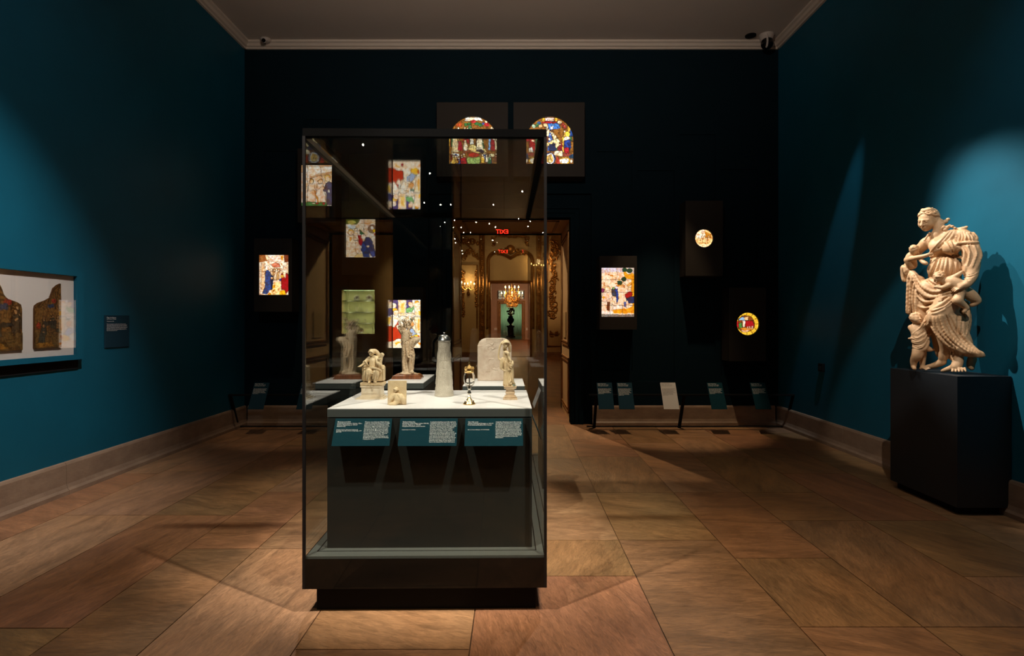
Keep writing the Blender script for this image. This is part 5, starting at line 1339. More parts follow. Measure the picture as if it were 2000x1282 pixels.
cl(909, 1021, 'Cup with cover', 'German, Freiburg im Breisgau, ca. 1600-10\nRock crystal, partly gilded silver mounts', '\nGift of J. Pierpont Morgan, 1917 (17.190.532)',
   'Originally a Franciscan vessel, this covered cup was later converted to a reliquary with the addition of a cross. Stones believed to be crystal by the lower ranks of the guild. The material was first mined in antiquity because its carefully transparency allowed visual access to the divine and associated it with heaven light. The remaining quality of crystal was also a symbol of the pure blood. These vessels were symbols of Christianity and dated before Luther to bless the Reformation.',
   'right teal label on the front block, under the crystal cup')
# side labels
tl = math.atan2(.05, .13)
tilted_label('exhibit_label', .28, .14, .003, (.100, 3.25, .984), tl, M['label_teal'], M['text_white'], [('Statuette', -.12, -.02, .009, .2), (LOREM, -.12, -.035, .0078, .24)], 'teal label on the right side of the front block, seen edge on', 'side labels', ROT+PI/2)
tilted_label('exhibit_label', .24, .14, .003, (.080, 4.36, .984), tl, M['label_white'], M['text_dark'], [('Relief', -.10, -.02, .009, .2), (LOREM, -.10, -.035, .0078, .2)], 'white label on the right side of the back right block', 'side labels', ROT+PI/2)

# ---- tankard
def obj_px(px, py_base, zt=TZ):
    Y = (EYE-zt)*F/(py_base-CY); return V(((px-CX)/F*Y, Y, zt))
p = obj_px(867.5, 773.5)
p.y = 3.54; p.x = (867.5-CX)/F*3.54
t = empty('tankard', p, 'tall tapering pale stoneware tankard with pewter lid on the front block', 'tankard')
pr = [(.050, 0), (.0585, .001), (.0590, .012), (.0560, .016), (.0575, .024), (.0560, .030), (.0575, .037), (.0545, .042), (.0555, .052), (.0530, .056)]
pr += [(.0530-.0155*k/8, .056+.244*k/8) for k in range(1, 9)]
pr += [(.0390, .302), (.0375, .308), (.0395, .314), (.0375, .320), (.0392, .327), (.0370, .334), (.0372, .343)]
MB().lathe(pr, n=48).build('body', M['stoneware'], t, smooth=True)
m = MB()
for k in range(3):     # three relief panels: arch, figures, bands
    a0 = -PI/2+(k-1)*1.75
    def onb(u, z):
        r = .0530-.0155*(z-.056)/.244+.0008; return (r*math.cos(a0+u), r*math.sin(a0+u), z)
    m.tube([onb(-.62, .07), onb(-.62, .22)]+[onb(-.62*math.cos(PI*i/10), .22+.055*math.sin(PI*i/10)) for i in range(1, 10)]+[onb(.62, .22), onb(.62, .07)], .0016, 5)
    for zz in (.12, .175, .225): m.tube([onb(u, zz) for u in (-.6, -.3, 0, .3, .6)], .0011, 5)
    rr = random.Random(k)
    for zz in (.075, .127, .182, .232):
        for u in (-.38, -.12, .14, .4):
            x = u+rr.uniform(-.05, .05); m.tube([onb(x, zz), onb(x+rr.uniform(-.05, .05), zz+.025), onb(x, zz+.034)], [.0026, .0022, .0015], 6); m.ball(onb(x, zz+.039), .0022, 6)
m.build('relief_frieze', M['stoneware'], t, smooth=True)
MB().tube([(.012, .046, .06), (.018, .078, .10), (.018, .080, .2), (.012, .064, .29), (.008, .036, .30)], .006, 8).build('handle', M['stoneware'], t, smooth=True)
lid = MB().lathe([(.0395, .341), (.0415, .343), (.0415, .349), (.038, .352), (.036, .362), (.028, .374), (.014, .381), (.005, .382), (.004, .388), (.006, .391), (.002, .395)], n=40).build('lid', M['pewter'], t, smooth=True)
MB().tube([(.008, .036, .345), (.009, .045, .35), (.009, .047, .365)], .004, 6).build('thumbpiece', M['pewter'], lid, smooth=True)

# ---- crystal cup
p = V(((916.5-CX)/F*3.18, 3.18, TZ))
t = empty('covered_cup', p, 'rock crystal cup with gilt foot and crown-like cover on the front block', 'cup')
MB().lathe([(.0335, 0), (.0345, .003), (.033, .007), (.029, .010), (.026, .016), (.016, .026), (.010, .034), (.007, .040)], n=36).build('foot', M['gilt'], t, smooth=True)
MB().lathe([(.007, .040), (.010, .044), (.006, .050), (.0105, .058), (.0115, .066), (.007, .074), (.0055, .080), (.009, .086), (.012, .089), (.007, .093), (.012, .098)], n=28).build('stem', M['silver'], t, smooth=True)
m = MB(); 
for k in range(8):
    a = k*PI/4; m.ball((.021*math.cos(a), .021*math.sin(a), .018), .006, 8)
m.build('foot_lobes', M['silver'], t, smooth=True)
cg, nt, b = newmat('rock_crystal'); b.inputs['Transmission Weight'].default_value = 1; b.inputs['Roughness'].default_value = .02; b.inputs['IOR'].default_value = 1.12
b.inputs['Base Color'].default_value = (1, .98, .94, 1)
bowl = MB(); n = 40; prof = [(.010, .098), (.022, .106), (.0295, .122), (.0325, .140), (.031, .158), (.026, .172), (.0225, .178), (.0205, .178), (.024, .170), (.0285, .157), (.0298, .140), (.027, .124), (.019, .110), (.001, .104)]
bowl.lathe(prof, n=n)
bowl.v = [(x*(1+.035*math.cos(8*math.atan2(y, x))), y*(1+.035*math.cos(8*math.atan2(y, x))), z) for x, y, z in bowl.v]
bowl.build('bowl', cg, t, smooth=True)
cv = MB().lathe([(.0225, .176), (.026, .178), (.0275, .184), (.024, .188), (.0255, .194), (.027, .200), (.022, .203), (.019, .207), (.011, .214), (.006, .218), (.0035, .222), (.006, .228), (.004, .233), (.002, .240), (.0025, .246), (.0005, .251)], n=32).build('cover', M['gilt'], t, smooth=True)
m = MB()
for k in range(10):
    a = k*2*PI/10; m.ball((.0262*math.cos(a), .0262*math.sin(a), .2015), .0036, 6); m.ball((.023*math.cos(a), .023*math.sin(a), .209), .0025, 6)
m.build('cresting', M['gilt'], cv, smooth=True)
MB().tube([(.002, 0, .098), (0, 0, .14), (0, 0, .165)], [.004, .0035, .002], 8).build('inner_stem', M['silver'], t, smooth=True)

# ---- stone relief slab
p = V(((966-CX)/F*4.45, 4.45, TZ))
t = empty('stone_relief', p, 'pale stone relief slab with rounded shoulders standing on the back right block', 'stone relief', None, ROT)
s = Sculpt((-.15, -.035, -.004), (.15, .04, .35), .0026)
s.box((0, 0, .139), (.133, .016, .139), .001, .006)
s.box((0, 0, .22), (.064, .016, .114), .004, .006)
for sx in (-1, 1): s.ell((sx*.060, 0, .266), (.072, .0165, .068), .004)
r = random.Random(2)
s.chain([(-.09, -.02, .27), (0, -.02, .295), (.09, -.02, .27)], .004, .004, True); s.chain([(-.09, -.02, .06), (-.05, -.02, .2), (.02, -.02, .25), (.09, -.02, .28)], .003, .004, True)
for k in range(11):
    x, z = r.uniform(-.1, .1), r.uniform(.03, .29); a = r.uniform(0, 6.3); l = r.uniform(.01, .035)
    s.chain([(x, -.017, z), (x+l*math.cos(a), -.018, z+l*math.sin(a)), (x+l*math.cos(a+.7)*1.5, -.016, z+l*math.sin(a+.7)*1.5)], r.uniform(.0008, .0016), .006, r.random() < .5)
s.curls((0, -.017, .17), (.14, .02, .18), 90, .0005, 1)
link('slab', s.mesh('slab'), M['limestone'], t)

# ================================================================== figure helper for the small carvings
def nv(a): a = np.array(a, float); return a/np.linalg.norm(a)
def frame(fwd, up=(0, 0, 1)):
    f = nv(fwd); u = np.array(up, float); u = nv(u-f*(u@f)); l = np.cross(u, f); return l, f, u   # l = figure's left, f = front
def head(s, c, R, fwd, up=(0, 0, 1), hair=True, seed=1.0, female=True, curly=0.0):
    """R = half head height"""
    l, f, u = frame(fwd, up); Rm = np.array([l, f, u]); c = np.array(c, float)
    def q(a, b, d): return c+l*a*R+f*b*R+u*d*R
    k = R*.12
    s.ell(c+u*R*.12-f*R*.08, (R*.74, R*.86, R*.88), k*2, R=Rm)
    s.ell(q(0, .16, -.18), (R*.60, R*.62, R*.72), k*2, R=Rm)
    s.ell(q(0, .46, -.68), (R*.30, R*.30, R*.26), k*2, R=Rm)          # chin / jaw
    for sx in (-1, 1):
        s.ell(q(sx*.34, .50, -.28), (R*.22, R*.22, R*.26), k*2, R=Rm)  # cheeks
        s.ell(q(sx*.30, .86, .06), (R*.20, R*.16, R*.13), k, True, R=Rm)
        s.ell(q(sx*.29, .69, .03), (R*.155, R*.12, R*.095), k*.4, R=Rm)  # lids
        s.cap(q(sx*.10, .80, .20), q(sx*.46, .66, .18), R*.06, R*.045, k)  # brow
        s.ell(q(sx*.72, 0, -.05), (R*.08, R*.18, R*.24), k*.4, R=Rm)
    s.chain([q(0, .78, .20), q(0, .90, -.05), q(0, 1.03, -.26)], [R*.075, R*.085, R*.11], k*.6)
    for sx in (-1, 1): s.ell(q(sx*.10, .86, -.28), (R*.08, R*.08, R*.06), k*.3, R=Rm)
    s.chain([q(-.22, .72, -.50), q(-.08, .82, -.46), q(.08, .82, -.46), q(.22, .72, -.50)], [R*.03, R*.055, R*.055, R*.03], k*.3)
    s.chain([q(-.18, .72, -.56), q(0, .80, -.59), q(.18, .72, -.56)], [R*.035, R*.07, R*.035], k*.3)
    s.chain([q(-.25, .74, -.53), q(0, .86, -.525), q(.25, .74, -.53)], R*.016, k*.2, True)
    if hair and curly == 0:
        for sx in (-1, 1):
            for j in range(5):
                b = .55-.28*j
                s.chain([q(0, b+.28, .80-.05*j), q(sx*.42, b+.22, .72-.06*j), q(sx*.76, b-.02, .34-.10*j), q(sx*.74, b-.34, -.12-.08*j)], [R*.10, R*.15, R*.15, R*.11], k*.5)
        s.ell(q(0, -.30, .18), (R*.78, R*.78, R*.86), k*2, R=Rm)
    elif hair:
        s.ell(q(0, -.16, .30), (R*.82, R*.86, R*.80), k*2, R=Rm)
        r = random.Random(int(seed*10))
        for j in range(46):
            a = r.uniform(0, 6.3); h = r.uniform(-.25, 1); rr = math.sqrt(max(0, 1-h*h))
            x, y, z = rr*math.cos(a), rr*math.sin(a), h
            if y > .55 and z < .45: continue
            s.ell(q(x*.80, y*.86-.12, z*.80+.26), (R*.19, R*.19, R*.19), k*.3)
            s.ell(q(x*.92, y*.98-.12, z*.92+.26), (R*.06, R*.06, R*.06), k*.2, True)
def hand(s, wrist, palm_dir, n_dir, size, curl=.5, side=1):
    """five fingers; palm_dir = towards the knuckles, n_dir = palm normal (fingers curl that way)"""
    d = nv(palm_dir); n = np.array(n_dir, float); n = nv(n-d*(n@d)); a = np.cross(d, n)*side; w0 = np.array(wrist, float); S = size
    s.cap(w0+d*S*.05, w0+d*S*.36+a*S*.05, S*.15, S*.17, S*.08); s.cap(w0+d*S*.12, w0+d*S*.40-a*S*.10, S*.13, S*.13, S*.08)
    for i, (off, ln) in enumerate(((.20, .40), (.075, .46), (-.055, .43), (-.18, .34))):
        k0 = w0+d*S*.46+a*S*off; c1 = curl*.8; c2 = curl*1.7
        k1 = k0+(d*math.cos(c1)+n*math.sin(c1))*S*ln*.5; k2 = k1+(d*math.cos(c2)+n*math.sin(c2))*S*ln*.5
        s.cap(k0, k1, S*.068, S*.060, S*.02); s.cap(k1, k2, S*.060, S*.045, S*.02)
    t0 = w0+d*S*.14+a*S*.17; t1 = t0+(d*.7+a*.6+n*.3)*S*.24; t2 = t1+(d*.9+a*.1+n*.4)*S*.2
    s.cap(t0, t1, S*.085, S*.070, S*.04); s.cap(t1, t2, S*.070, S*.05, S*.02)

# ================================================================== STATUE ON ITS PLINTH
ZP = 1.076
t = empty('statue_plinth', (3.629, 4.77, 0), 'dark slate grey plinth under the large terracotta group at the right wall', 'plinth')
MB().box(-.211, .205, -.39, .39, .062, ZP, .002).build('body', M['plinth_navy'], t)
MB().box(-.165, .150, -.34, .36, 0, .062).build('recessed_foot', M['matte_black'], t)
VD = nv((835/F, 1, 0)); RT = np.array((VD[1], -VD[0], 0)); UPV = np.array((0, 0, 1.0)); TC = -VD
U = .00110
YS = 4.74
def Cc(zx, zy, w=0.0):
    px = 1680+zx/3.375; py = 360+zy/3.375; s_ = YS-.0032*(px-1838)-w*VD[1]
    return np.array(((px-CX)/F*s_, s_, EYE-(py-CY)/F*s_))
s = Sculpt((3.27, 4.28, ZP-.003), (3.838, 5.17, 2.49), .0050)
def cc(pts, r, k=.012, cut=False):
    rr = [q*U for q in r] if hasattr(r, '__len__') else r*U
    s.chain([Cc(*p) for p in pts], rr, k, cut)
def ce(zx, zy, w, ru, rf, rz, k=.02, cut=False, fr=None):
    R_ = np.array([RT, TC, UPV]) if fr is None else fr
    s.ell(Cc(zx, zy, w), (ru*U, rf*U, rz*U), k, cut, R=R_)
def fo(pts, r, lift=0.1, k=.006):       # raised fold on the surface
    s.skin(Cc, pts, [a*U for a in r] if hasattr(r, '__len__') else r*U, lift, k)
def gr(pts, r, lift=0.2, k=.006):       # groove in the surface
    s.skin(Cc, pts, [a*U for a in r] if hasattr(r, '__len__') else r*U, lift, k, True)
def ridges(a, b, n, r, side=1.0, k=.006, gk=.006):
    """n folds fanned between guide curve a and guide curve b, a groove beside each"""
    rg = random.Random(int(a[0][0]*7+a[0][1]))
    for i in range(n):
        t = min(1, max(0, (i+rg.uniform(-.22, .22))/(n-1))); p = [((1-t)*x0+t*x1+rg.uniform(-4, 4), (1-t)*y0+t*y1+rg.uniform(-4, 4)) for (x0, y0), (x1, y1) in zip(a, b)]
        m = len(p); q_ = rg.uniform(.55, 1.15); rr = [r*q_*(.45+.75*math.sin(PI*(j+.35)/(m-.3))) for j in range(m)]
        fo(p, rr, -.15, k*2)
        t2 = (i+.5+rg.uniform(-.12, .12))/(n-1); p = [((1-t2)*x0+t2*x1, (1-t2)*y0+t2*y1) for (x0, y0), (x1, y1) in zip(a, b)]
        if i < n-1: gr(p, [q*rg.uniform(.5, .9) for q in rr], .3, gk*1.6)
# --- main volumes
cc([(575, 400, -.04), (560, 560, -.05), (570, 800, -.05), (600, 1040, -.05)], [78, 92, 95, 55], .03)
ce(560, 400, .03, 105, 75, 72, .02); ce(562, 560, .05, 112, 85, 92, .02); ce(520, 690, .05, 135, 80, 95, .02)
cc([(425, 388, .03), (540, 345, .02), (680, 340, .0)], [34, 36, 48], .02)
ce(505, 415, .095, 48, 40, 46, .02); ce(600, 420, .09, 54, 44, 50, .02)
cc([(492, 345, .05), (515, 305, .04), (520, 250, .03)], [32, 29, 28], .012)
cc([(605, 700, .05), (565, 800, .09), (510, 890, .14)], [88, 82, 66], .02)
cc([(510, 890, .14), (548, 990, .10), (562, 1080, .07), (545, 1150, .05)], [60, 44, 32, 24], .015)
cc([(440, 720, .02), (425, 840, .01), (480, 960, .01)], [80, 66, 50], .025)
# right-hand arm in its sleeve
cc([(695, 350, .0), (722, 400, .02), (735, 480, .03), (728, 560, .05)], [48, 54, 56, 52], .005)
cc([(728, 560, .05), (735, 605, .08), (712, 650, .12), (690, 668, .14)], [50, 36, 27, 23], .006)
# left-hand arm, hand on the hip
cc([(430, 395, .03), (370, 450, .0), (325, 520, .01), (305, 560, .03)], [36, 32, 26, 22], .012)
cc([(286, 548, .05), (288, 600, .03), (290, 636, .03)], [20, 19, 12], .01)
# curtain of cloth at the left and cloth over the hip
cc([(335, 590, .05), (330, 700, .03), (325, 845, .02)], [24, 24, 20], .015)
cc([(385, 640, .05), (380, 760, .04), (395, 850, .03)], [44, 46, 34], .02)
cc([(345, 590, .07), (400, 680, .09), (480, 730, .11), (590, 715, .12)], [26, 34, 36, 28], .012)
# cloth over the shin, sweeping right
cc([(515, 905, .145), (570, 1000, .13), (645, 1065, .10), (730, 1103, .06), (803, 1122, .03)], [50, 44, 36, 29, 15], .015)
cc([(610, 890, .07), (655, 990, .05), (700, 1060, .04)], [62, 54, 36], .02)
cc([(690, 790, .0), (698, 900, -.02), (682, 1000, -.02), (672, 1050, -.02)], [26, 32, 30, 16], .012)
cc([(740, 1150, -.01), (728, 1190, -.02), (735, 1215, -.02)], [26, 22, 12], .012)
cc([(560, 1040, .03), (610, 1120, .03), (650, 1165, .05)], [40, 36, 24], .015)
# --- cloth relief
gr([(400, 560), (450, 640), (520, 680), (600, 675)], [5, 9, 9, 5]); gr([(350, 650), (400, 740), (480, 790), (585, 755)], [5, 10, 10, 5])
ridges([(352, 590), (400, 668), (490, 712), (605, 690)], [(325, 640), (352, 760), (430, 812), (580, 758)], 4, 10)
ridges([(318, 600), (312, 720), (306, 850)], [(368, 700), (365, 780), (372, 850)], 4, 8)
ridges([(640, 728), (600, 790), (530, 826), (470, 852)], [(600, 745), (540, 792), (490, 815), (455, 838)], 3, 8)
ridges([(505, 478), (480, 540), (450, 610)], [(672, 490), (690, 545), (690, 600)], 8, 8)
gr([(462, 488), (520, 474), (600, 482), (680, 504)], 6, .3, .004); fo([(460, 478), (520, 463), (600, 471), (680, 493)], 6, .3, .004)
ridges([(452, 462), (505, 405), (560, 345), (600, 305)], [(486, 466), (545, 410), (600, 350), (625, 310)], 3, 7)
ridges([(560, 380), (590, 430), (600, 465)], [(625, 360), (640, 420), (645, 468)], 3, 6)
fo([(632, 350), (648, 380), (630, 400), (655, 425), (636, 450), (664, 482)], [7, 10, 8, 10, 8, 6], .3, .004)
gr([(664, 470), (655, 520), (662, 570), (670, 610)], 8, .2)
fo([(640, 392), (700, 384), (778, 384)], 8, .3, .004); gr([(640, 406), (700, 398), (778, 398)], 5, .3, .004); gr([(640, 378), (700, 371), (772, 371)], 4, .3, .004)
ridges([(655, 310), (662, 340), (650, 372)], [(740, 320), (762, 345), (768, 368)], 6, 7)
ridges([(668, 415), (690, 450), (682, 520)], [(782, 405), (796, 470), (760, 560)], 4, 7)
ridges([(685, 590), (728, 594), (778, 576)], [(680, 632), (715, 640), (755, 622)], 5, 5, 1, .002, .002)
cc([(640, 296, .0), (672, 296, .01), (704, 282, .0)], [9, 16, 8], .004)
ridges([(485, 880), (500, 960), (570, 1050), (690, 1112)], [(600, 860), (650, 960), (720, 1040), (790, 1112)], 6, 9)
fo([(470, 940), (520, 1010), (600, 1085), (700, 1128), (815, 1132)], [6, 9, 10, 10, 10], .0, .008)
gr([(640, 800), (650, 900), (640, 980)], [5, 12, 6]); gr([(668, 840), (675, 920), (665, 1000)], [4, 8, 4]); ridges([(690, 820), (700, 900), (690, 1000)], [(715, 830), (715, 900), (700, 990)], 2, 6)
ridges([(575, 1060), (600, 1110), (610, 1150)], [(640, 1085), (660, 1120), (665, 1160)], 4, 6)
ce(460, 845, .15, 24, 24, 20, .006); fo([(455, 850), (462, 900), (456, 950)], [10, 12, 6], .2); ridges([(470, 835), (500, 830), (540, 810)], [(475, 860), (505, 850), (560, 830)], 2, 5)
# feet
cc([(545, 1120, .03), (540, 1165, .04)], [28, 24], .01); cc([(545, 1170, .04), (490, 1195, .05), (425, 1210, .06)], [25, 19, 13], .010); cc([(425, 1210, .06), (396, 1214, .06)], [11, 8], .006)
for i in range(4): cc([(432+9*i, 1203+4*i, .08+.006*i), (405+9*i, 1212+4*i, .09+.006*i)], [6, 5], .004)
cc([(645, 1110, .05), (645, 1170, .07), (632, 1205, .09)], [25, 30, 30], .012); cc([(640, 1200, .08), (585, 1218, .08), (540, 1232, .08)], [26, 17, 9], .010)
for i in range(5): cc([(612+19*i, 1214, .11), (608+22*i, 1236-abs(i-2), .13)], [9, 8-.6*i], .003)
# --- main head
R_ = .089
fw = nv(TC*.80-RT*.52-UPV*.34); hu = nv(UPV+RT*.12)
hc = Cc(448, 236, .06)
head(s, hc, R_, fw, hu, False); s.ell(hc-nv(fw)*R_*.22+nv(hu)*R_*.2, (R_*.78, R_*.80, R_*.86), R_*.1, R=np.array(frame(fw, hu)))
l_, f_, u_ = frame(fw, hu)
def hq(a, b, d): return hc+l_*a*R_+f_*b*R_+u_*d*R_
def hs(az, el, m=1.0):
    a, e = math.radians(az), math.radians(el); return hq(.76*m*math.cos(e)*math.sin(a), .84*m*math.cos(e)*math.cos(a)-.10, .90*m*math.sin(e)+.12)
for sx in (-1, 1):       # waves of hair brushed back over the ears
    for j in range(6):
        pts = []
        for i in range(8):
            p_ = i/7; pts.append(hs(sx*(4+122*p_), 46+11*j-(50-5*j)*p_**1.4+4*math.sin(i*2.6+j*1.7), 1.05))
        s.chain(pts, [R_*x for x in (.045, .075, .09, .10, .10, .10, .09, .07)], R_*.012)
for i in range(12):       # plait on the crown
    a = -95+i*16
    s.chain([hs(a, 54, 1.08), hs(a+9, 62, 1.16), hs(a+17, 56, 1.10)], [R_*.06, R_*.10, R_*.06], R_*.01)
s.curls(hq(0, -.35, .45), (R_*1.15, R_*1.15, R_*1.0), 210, .003, 2)
ce(578, 232, .0, 15, 14, 12, .006); ce(560, 248, .01, 20, 16, 16, .006)
for (x, y, w_, r) in ((540, 262, .04, 17), (548, 285, .05, 18), (560, 300, .05, 14), (575, 285, .04, 15), (532, 300, .055, 11), (590, 275, .03, 12), (608, 280, .03, 12), (626, 290, .03, 10)): ce(x, y, w_, r, r, r, .003)
for i in range(5): ce(457-8*i, 322+12*i, .10, 9, 9, 8, .003)
# ---- nursing infant at the left
cc([(340, 472, .09), (332, 505, .08), (345, 535, .06)], [32, 36, 30], .012)
head(s, Cc(356, 436, .12), .040, nv(RT*.85-TC*.05-UPV*.45), UPV, True, 1.0, False, 1.0)
cc([(308, 500, .10), (365, 486, .135), (430, 472, .15), (455, 462, .15)], [21, 17, 13, 10], .006)
hand(s, Cc(450, 465, .15), RT*.9+UPV*.25, -TC, .045, .5, -1)
cc([(400, 500, .13), (422, 518, .15), (436, 522, .155)], [14, 14, 11], .006)
hand(s, Cc(292, 546, .075), RT*.35-UPV*.85+TC*.15, -TC, .10, .4, 1)
# ---- infant across the front
cc([(568, 642, .15), (610, 642, .15), (655, 672, .13), (672, 705, .10)], [28, 38, 40, 36], .010)
head(s, Cc(520, 618, .17), .047, nv(-UPV*.62+TC*.62-RT*.35), nv(UPV*.6+TC*.45), True, 2.0, False, 1.0)
cc([(605, 622, .15), (640, 602, .15), (672, 577, .13)], [22, 16, 10], .006)
cc([(592, 662, .18), (545, 682, .19), (505, 676, .195)], [20, 15, 11], .006)
hand(s, Cc(508, 678, .195), -RT*.9+UPV*.15, -TC, .04, .5, 1)
cc([(700, 712, .07), (740, 742, .03), (776, 772, .0), (738, 795, .02)], [38, 36, 18, 16], .010)
cc([(655, 730, .14), (642, 765, .17)], [30, 34], .010); cc([(645, 770, .17), (685, 800, .12), (705, 820, .10)], [28, 19, 14], .008); cc([(700, 815, .10), (690, 836, .12), (678, 842, .13)], [12, 11, 7], .005)
hand(s, Cc(700, 660, .145), -RT*.95-UPV*.38+TC*.12, -TC*.5-UPV*.5, .115, .3, -1)
# ---- standing child at the lower left
cc([(368, 930, .09), (378, 960, .09), (392, 1010, .09), (400, 1062, .09)], [24, 42, 46, 50], .012)
cc([(336, 945, .09), (350, 960, .10)], [22, 24], .008); cc([(410, 935, .11), (430, 905, .12), (443, 870, .12)], [18, 15, 12], .006); cc([(440, 940, .08), (448, 985, .07)], [22, 18], .012)
head(s, Cc(368, 888, .115), .048, nv(TC*.72+RT*.66+UPV*.22), UPV, True, 3.0, False, 1.0)
ridges([(335, 1000), (375, 1018), (420, 990), (450, 940)], [(350, 1090), (390, 1100), (430, 1085), (458, 1030)], 7, 7)
ridges([(352, 985), (395, 955), (430, 905)], [(380, 990), (415, 965), (445, 925)], 3, 5)
cc([(322, 1018, .11), (345, 1018, .13)], [8, 11], .006); cc([(420, 1075, .09), (450, 1088, .07), (482, 1092, .05)], [28, 17, 6], .010)
cc([(385, 1095, .10), (375, 1130, .11), (354, 1165, .10), (353, 1200, .09)], [38, 34, 22, 16], .010); cc([(352, 1205, .10), (358, 1216, .13)], [17, 14], .006)
cc([(415, 1110, .05), (412, 1160, .04), (410, 1200, .04)], [24, 18, 14], .010); cc([(410, 1208, .05), (402, 1216, .08)], [13, 10], .006)
cc([(500, 980, -.01), (505, 1060, -.03), (520, 1130, -.03)], [34, 22, 16], .015)
t = empty('charity_statue', (3.6, YS, ZP), 'large pale terracotta statue of a woman with three infants on the dark plinth', 'statue')
me = s.mesh('figure_group'); me.transform(Matrix.Translation((-3.6, -YS, -ZP))); link('figure_group', me, M['terracotta'], t)

# ================================================================== SEATED MOTHER AND CHILD (ivory)
# study units: 789x1282 crop of x 690-770, y 670-800 -> scale 9.86 per photo pixel
def carve(px0, py0, sc, Y0):
    def f(zx, zy, w=0.0):
        s_ = Y0-w; return np.array(((px0+zx/sc-CX)/F*s_, s_, EYE-(py0+zy/sc-CY)/F*s_))
    return f
Y0 = 3.43; q = carve(690, 670, 9.86, Y0); u1 = Y0/F/9.86
X0 = (729-CX)/F*Y0
def chn(s, q, u1, pts, r, k=.003, cut=False):
    rr = [a*u1 for a in r] if hasattr(r, '__len__') else r*u1
    s.chain([q(*p) for p in pts], rr, k, cut)
s = Sculpt((X0-.11, Y0-.075, 1.112), (X0+.095, Y0+.06, TZ+.31), .0019)
E = lambda x, y, w, a, b, c, k=.003, cut=False: s.ell(q(x, y, w), (a*u1, b*u1, c*u1), k, cut)
G = lambda pts, r, k=.003, cut=False: chn(s, q, u1, pts, r, k, cut)
s.box(q(385, 780, 0.0), (.068, .047, .009), .002, .003)                                 # ground slab
s.box(q(400, 600, -.032), (.062, .010, .055), .002, .003)                                # throne back
for x in (215, 575): s.box(q(x, 590, -.01), (.008, .03, .042), .002, .003); G([(x, 690, .03), (x, 500, .03)], [14, 12]); E(x, 500, .03, 20, 20, 20)
s.box(q(395, 650, .0), (.055, .03, .025), .003, .003)
G([(385, 540, .005), (380, 430, .005), (385, 330, .0)], [85, 70, 62], .006)              # torso
G([(300, 300, .0), (385, 285, .0), (450, 290, .0)], [30, 40, 34], .006)
G([(385, 290, .0), (370, 240, .005)], [26, 24])
head(s, q(350, 195, .012), .0185, (-.35, -1, -.25), (.1, 0, 1))
G([(345, 160, -.012), (420, 160, -.014), (480, 215, -.016), (490, 265, -.014)], [34, 38, 34, 24], .004); G([(310, 150, -.004), (345, 132, -.002), (385, 150, -.004)], [12, 14, 12], .003)    # veil blown to the right
G([(300, 310, .0), (235, 370, .01), (215, 380, .02)], [38, 34, 30], .004); G([(225, 385, .02), (165, 430, .03), (120, 455, .04)], [20, 17, 13]); hand(s, q(125, 455, .04), (-1, -.2, -.05), (0, 0, -1), .018, .3, 1)
for i in range(4): G([(215+8*i, 345+10*i, .03), (250+8*i, 380+10*i, .034), (215+20*i, 410+12*i, .03)], 7, .002)
G([(350, 540, .03), (300, 560, .06), (285, 640, .05), (310, 740, .04)], [60, 56, 42, 26], .005); G([(420, 540, .03), (440, 580, .055), (430, 660, .05), (420, 740, .04)], [60, 58, 46, 28], .005)
G([(230, 560, .03), (215, 640, .03), (210, 720, .03)], [24, 22, 18])
K = lambda pts, r, lift=-.2, k=.003, cut=False: s.skin(q, pts, [a_*u1 for a_ in r], lift, k, cut, w0=.11, w1=-.06)
for i in range(6): K([(250+50*i, 520+3*i), (262+44*i, 590), (250+42*i, 670), (258+38*i, 750)], [4, 9, 11, 7])
for i in range(6): K([(274+48*i, 530), (285+42*i, 600), (270+42*i, 680), (275+38*i, 750)], [3, 6, 7, 5], .3, .002, True)
for i in range(5): K([(320+24*i, 330), (330+20*i, 400), (325+22*i, 470)], [3, 6, 5])
for i in range(3): K([(300, 560+24*i), (350, 590+28*i), (420, 575+24*i), (470, 560+20*i)], [3, 6, 6, 3])
G([(250, 500, .04), (360, 480, .06), (470, 505, .06), (540, 540, .05)], [16, 20, 20, 14], .003); G([(310, 745, .05), (295, 770, .07)], [18, 12]); G([(420, 745, .05), (430, 770, .07)], [18, 12])
G([(500, 520, .04), (530, 550, .04)], [22, 26])
# child standing on her arm
head(s, q(548, 245, .018), .0145, (-.8, -.8, -.1), (0, 0, 1), True, 4.0, False, 1.0)
G([(535, 290, .015), (520, 340, .02), (515, 390, .025)], [30, 34, 30], .004); G([(520, 300, .03), (490, 320, .035), (475, 300, .03)], [14, 12, 10])
G([(515, 400, .03), (500, 440, .045), (485, 490, .04)], [20, 16, 12]); G([(535, 400, .025), (540, 450, .035), (550, 495, .035)], [20, 16, 12])
G([(450, 310, .01), (470, 390, .03), (510, 430, .045)], [34, 28, 18], .004)
s.folds(q(380, 420, .04), (.03, .03, .03), (1, 0, .2), 620, .0016, 1.2, 1); s.curls(q(380, 600, .03), (.07, .07, .06), 380, .0008, 4); s.folds(q(380, 660, .05), (.06, .05, .045), (.8, 0, .5), 420, .0022, 1.6, 6)
t = empty('seated_group', (X0, Y0, TZ), 'ivory group of seated mother on a throne with child, left on the front block', 'statuette', None, 0)
me = s.mesh('figures'); me.transform(Matrix.Translation((-X0, -Y0, -TZ))); link('figures', me, M['ivory'], t)
m = MB().box(-.093, .080, -.062, .062, 0, .006, .001).box(-.080, .070, -.056, .056, .006, .013, .0015).box(-.068, .060, -.050, .050, .013, .021, .0015)
m.build('base_steps', M['ivory_pale'], t)
m = MB().box(-.060, .054, -.046, .048, .020, .073).box(-.056, .050, -.0478, .046, .034, .064, .001).box(-.066, .060, -.050, .052, .071, .079, .0015)
m.build('pedestal', M['ivory_pale'], t)

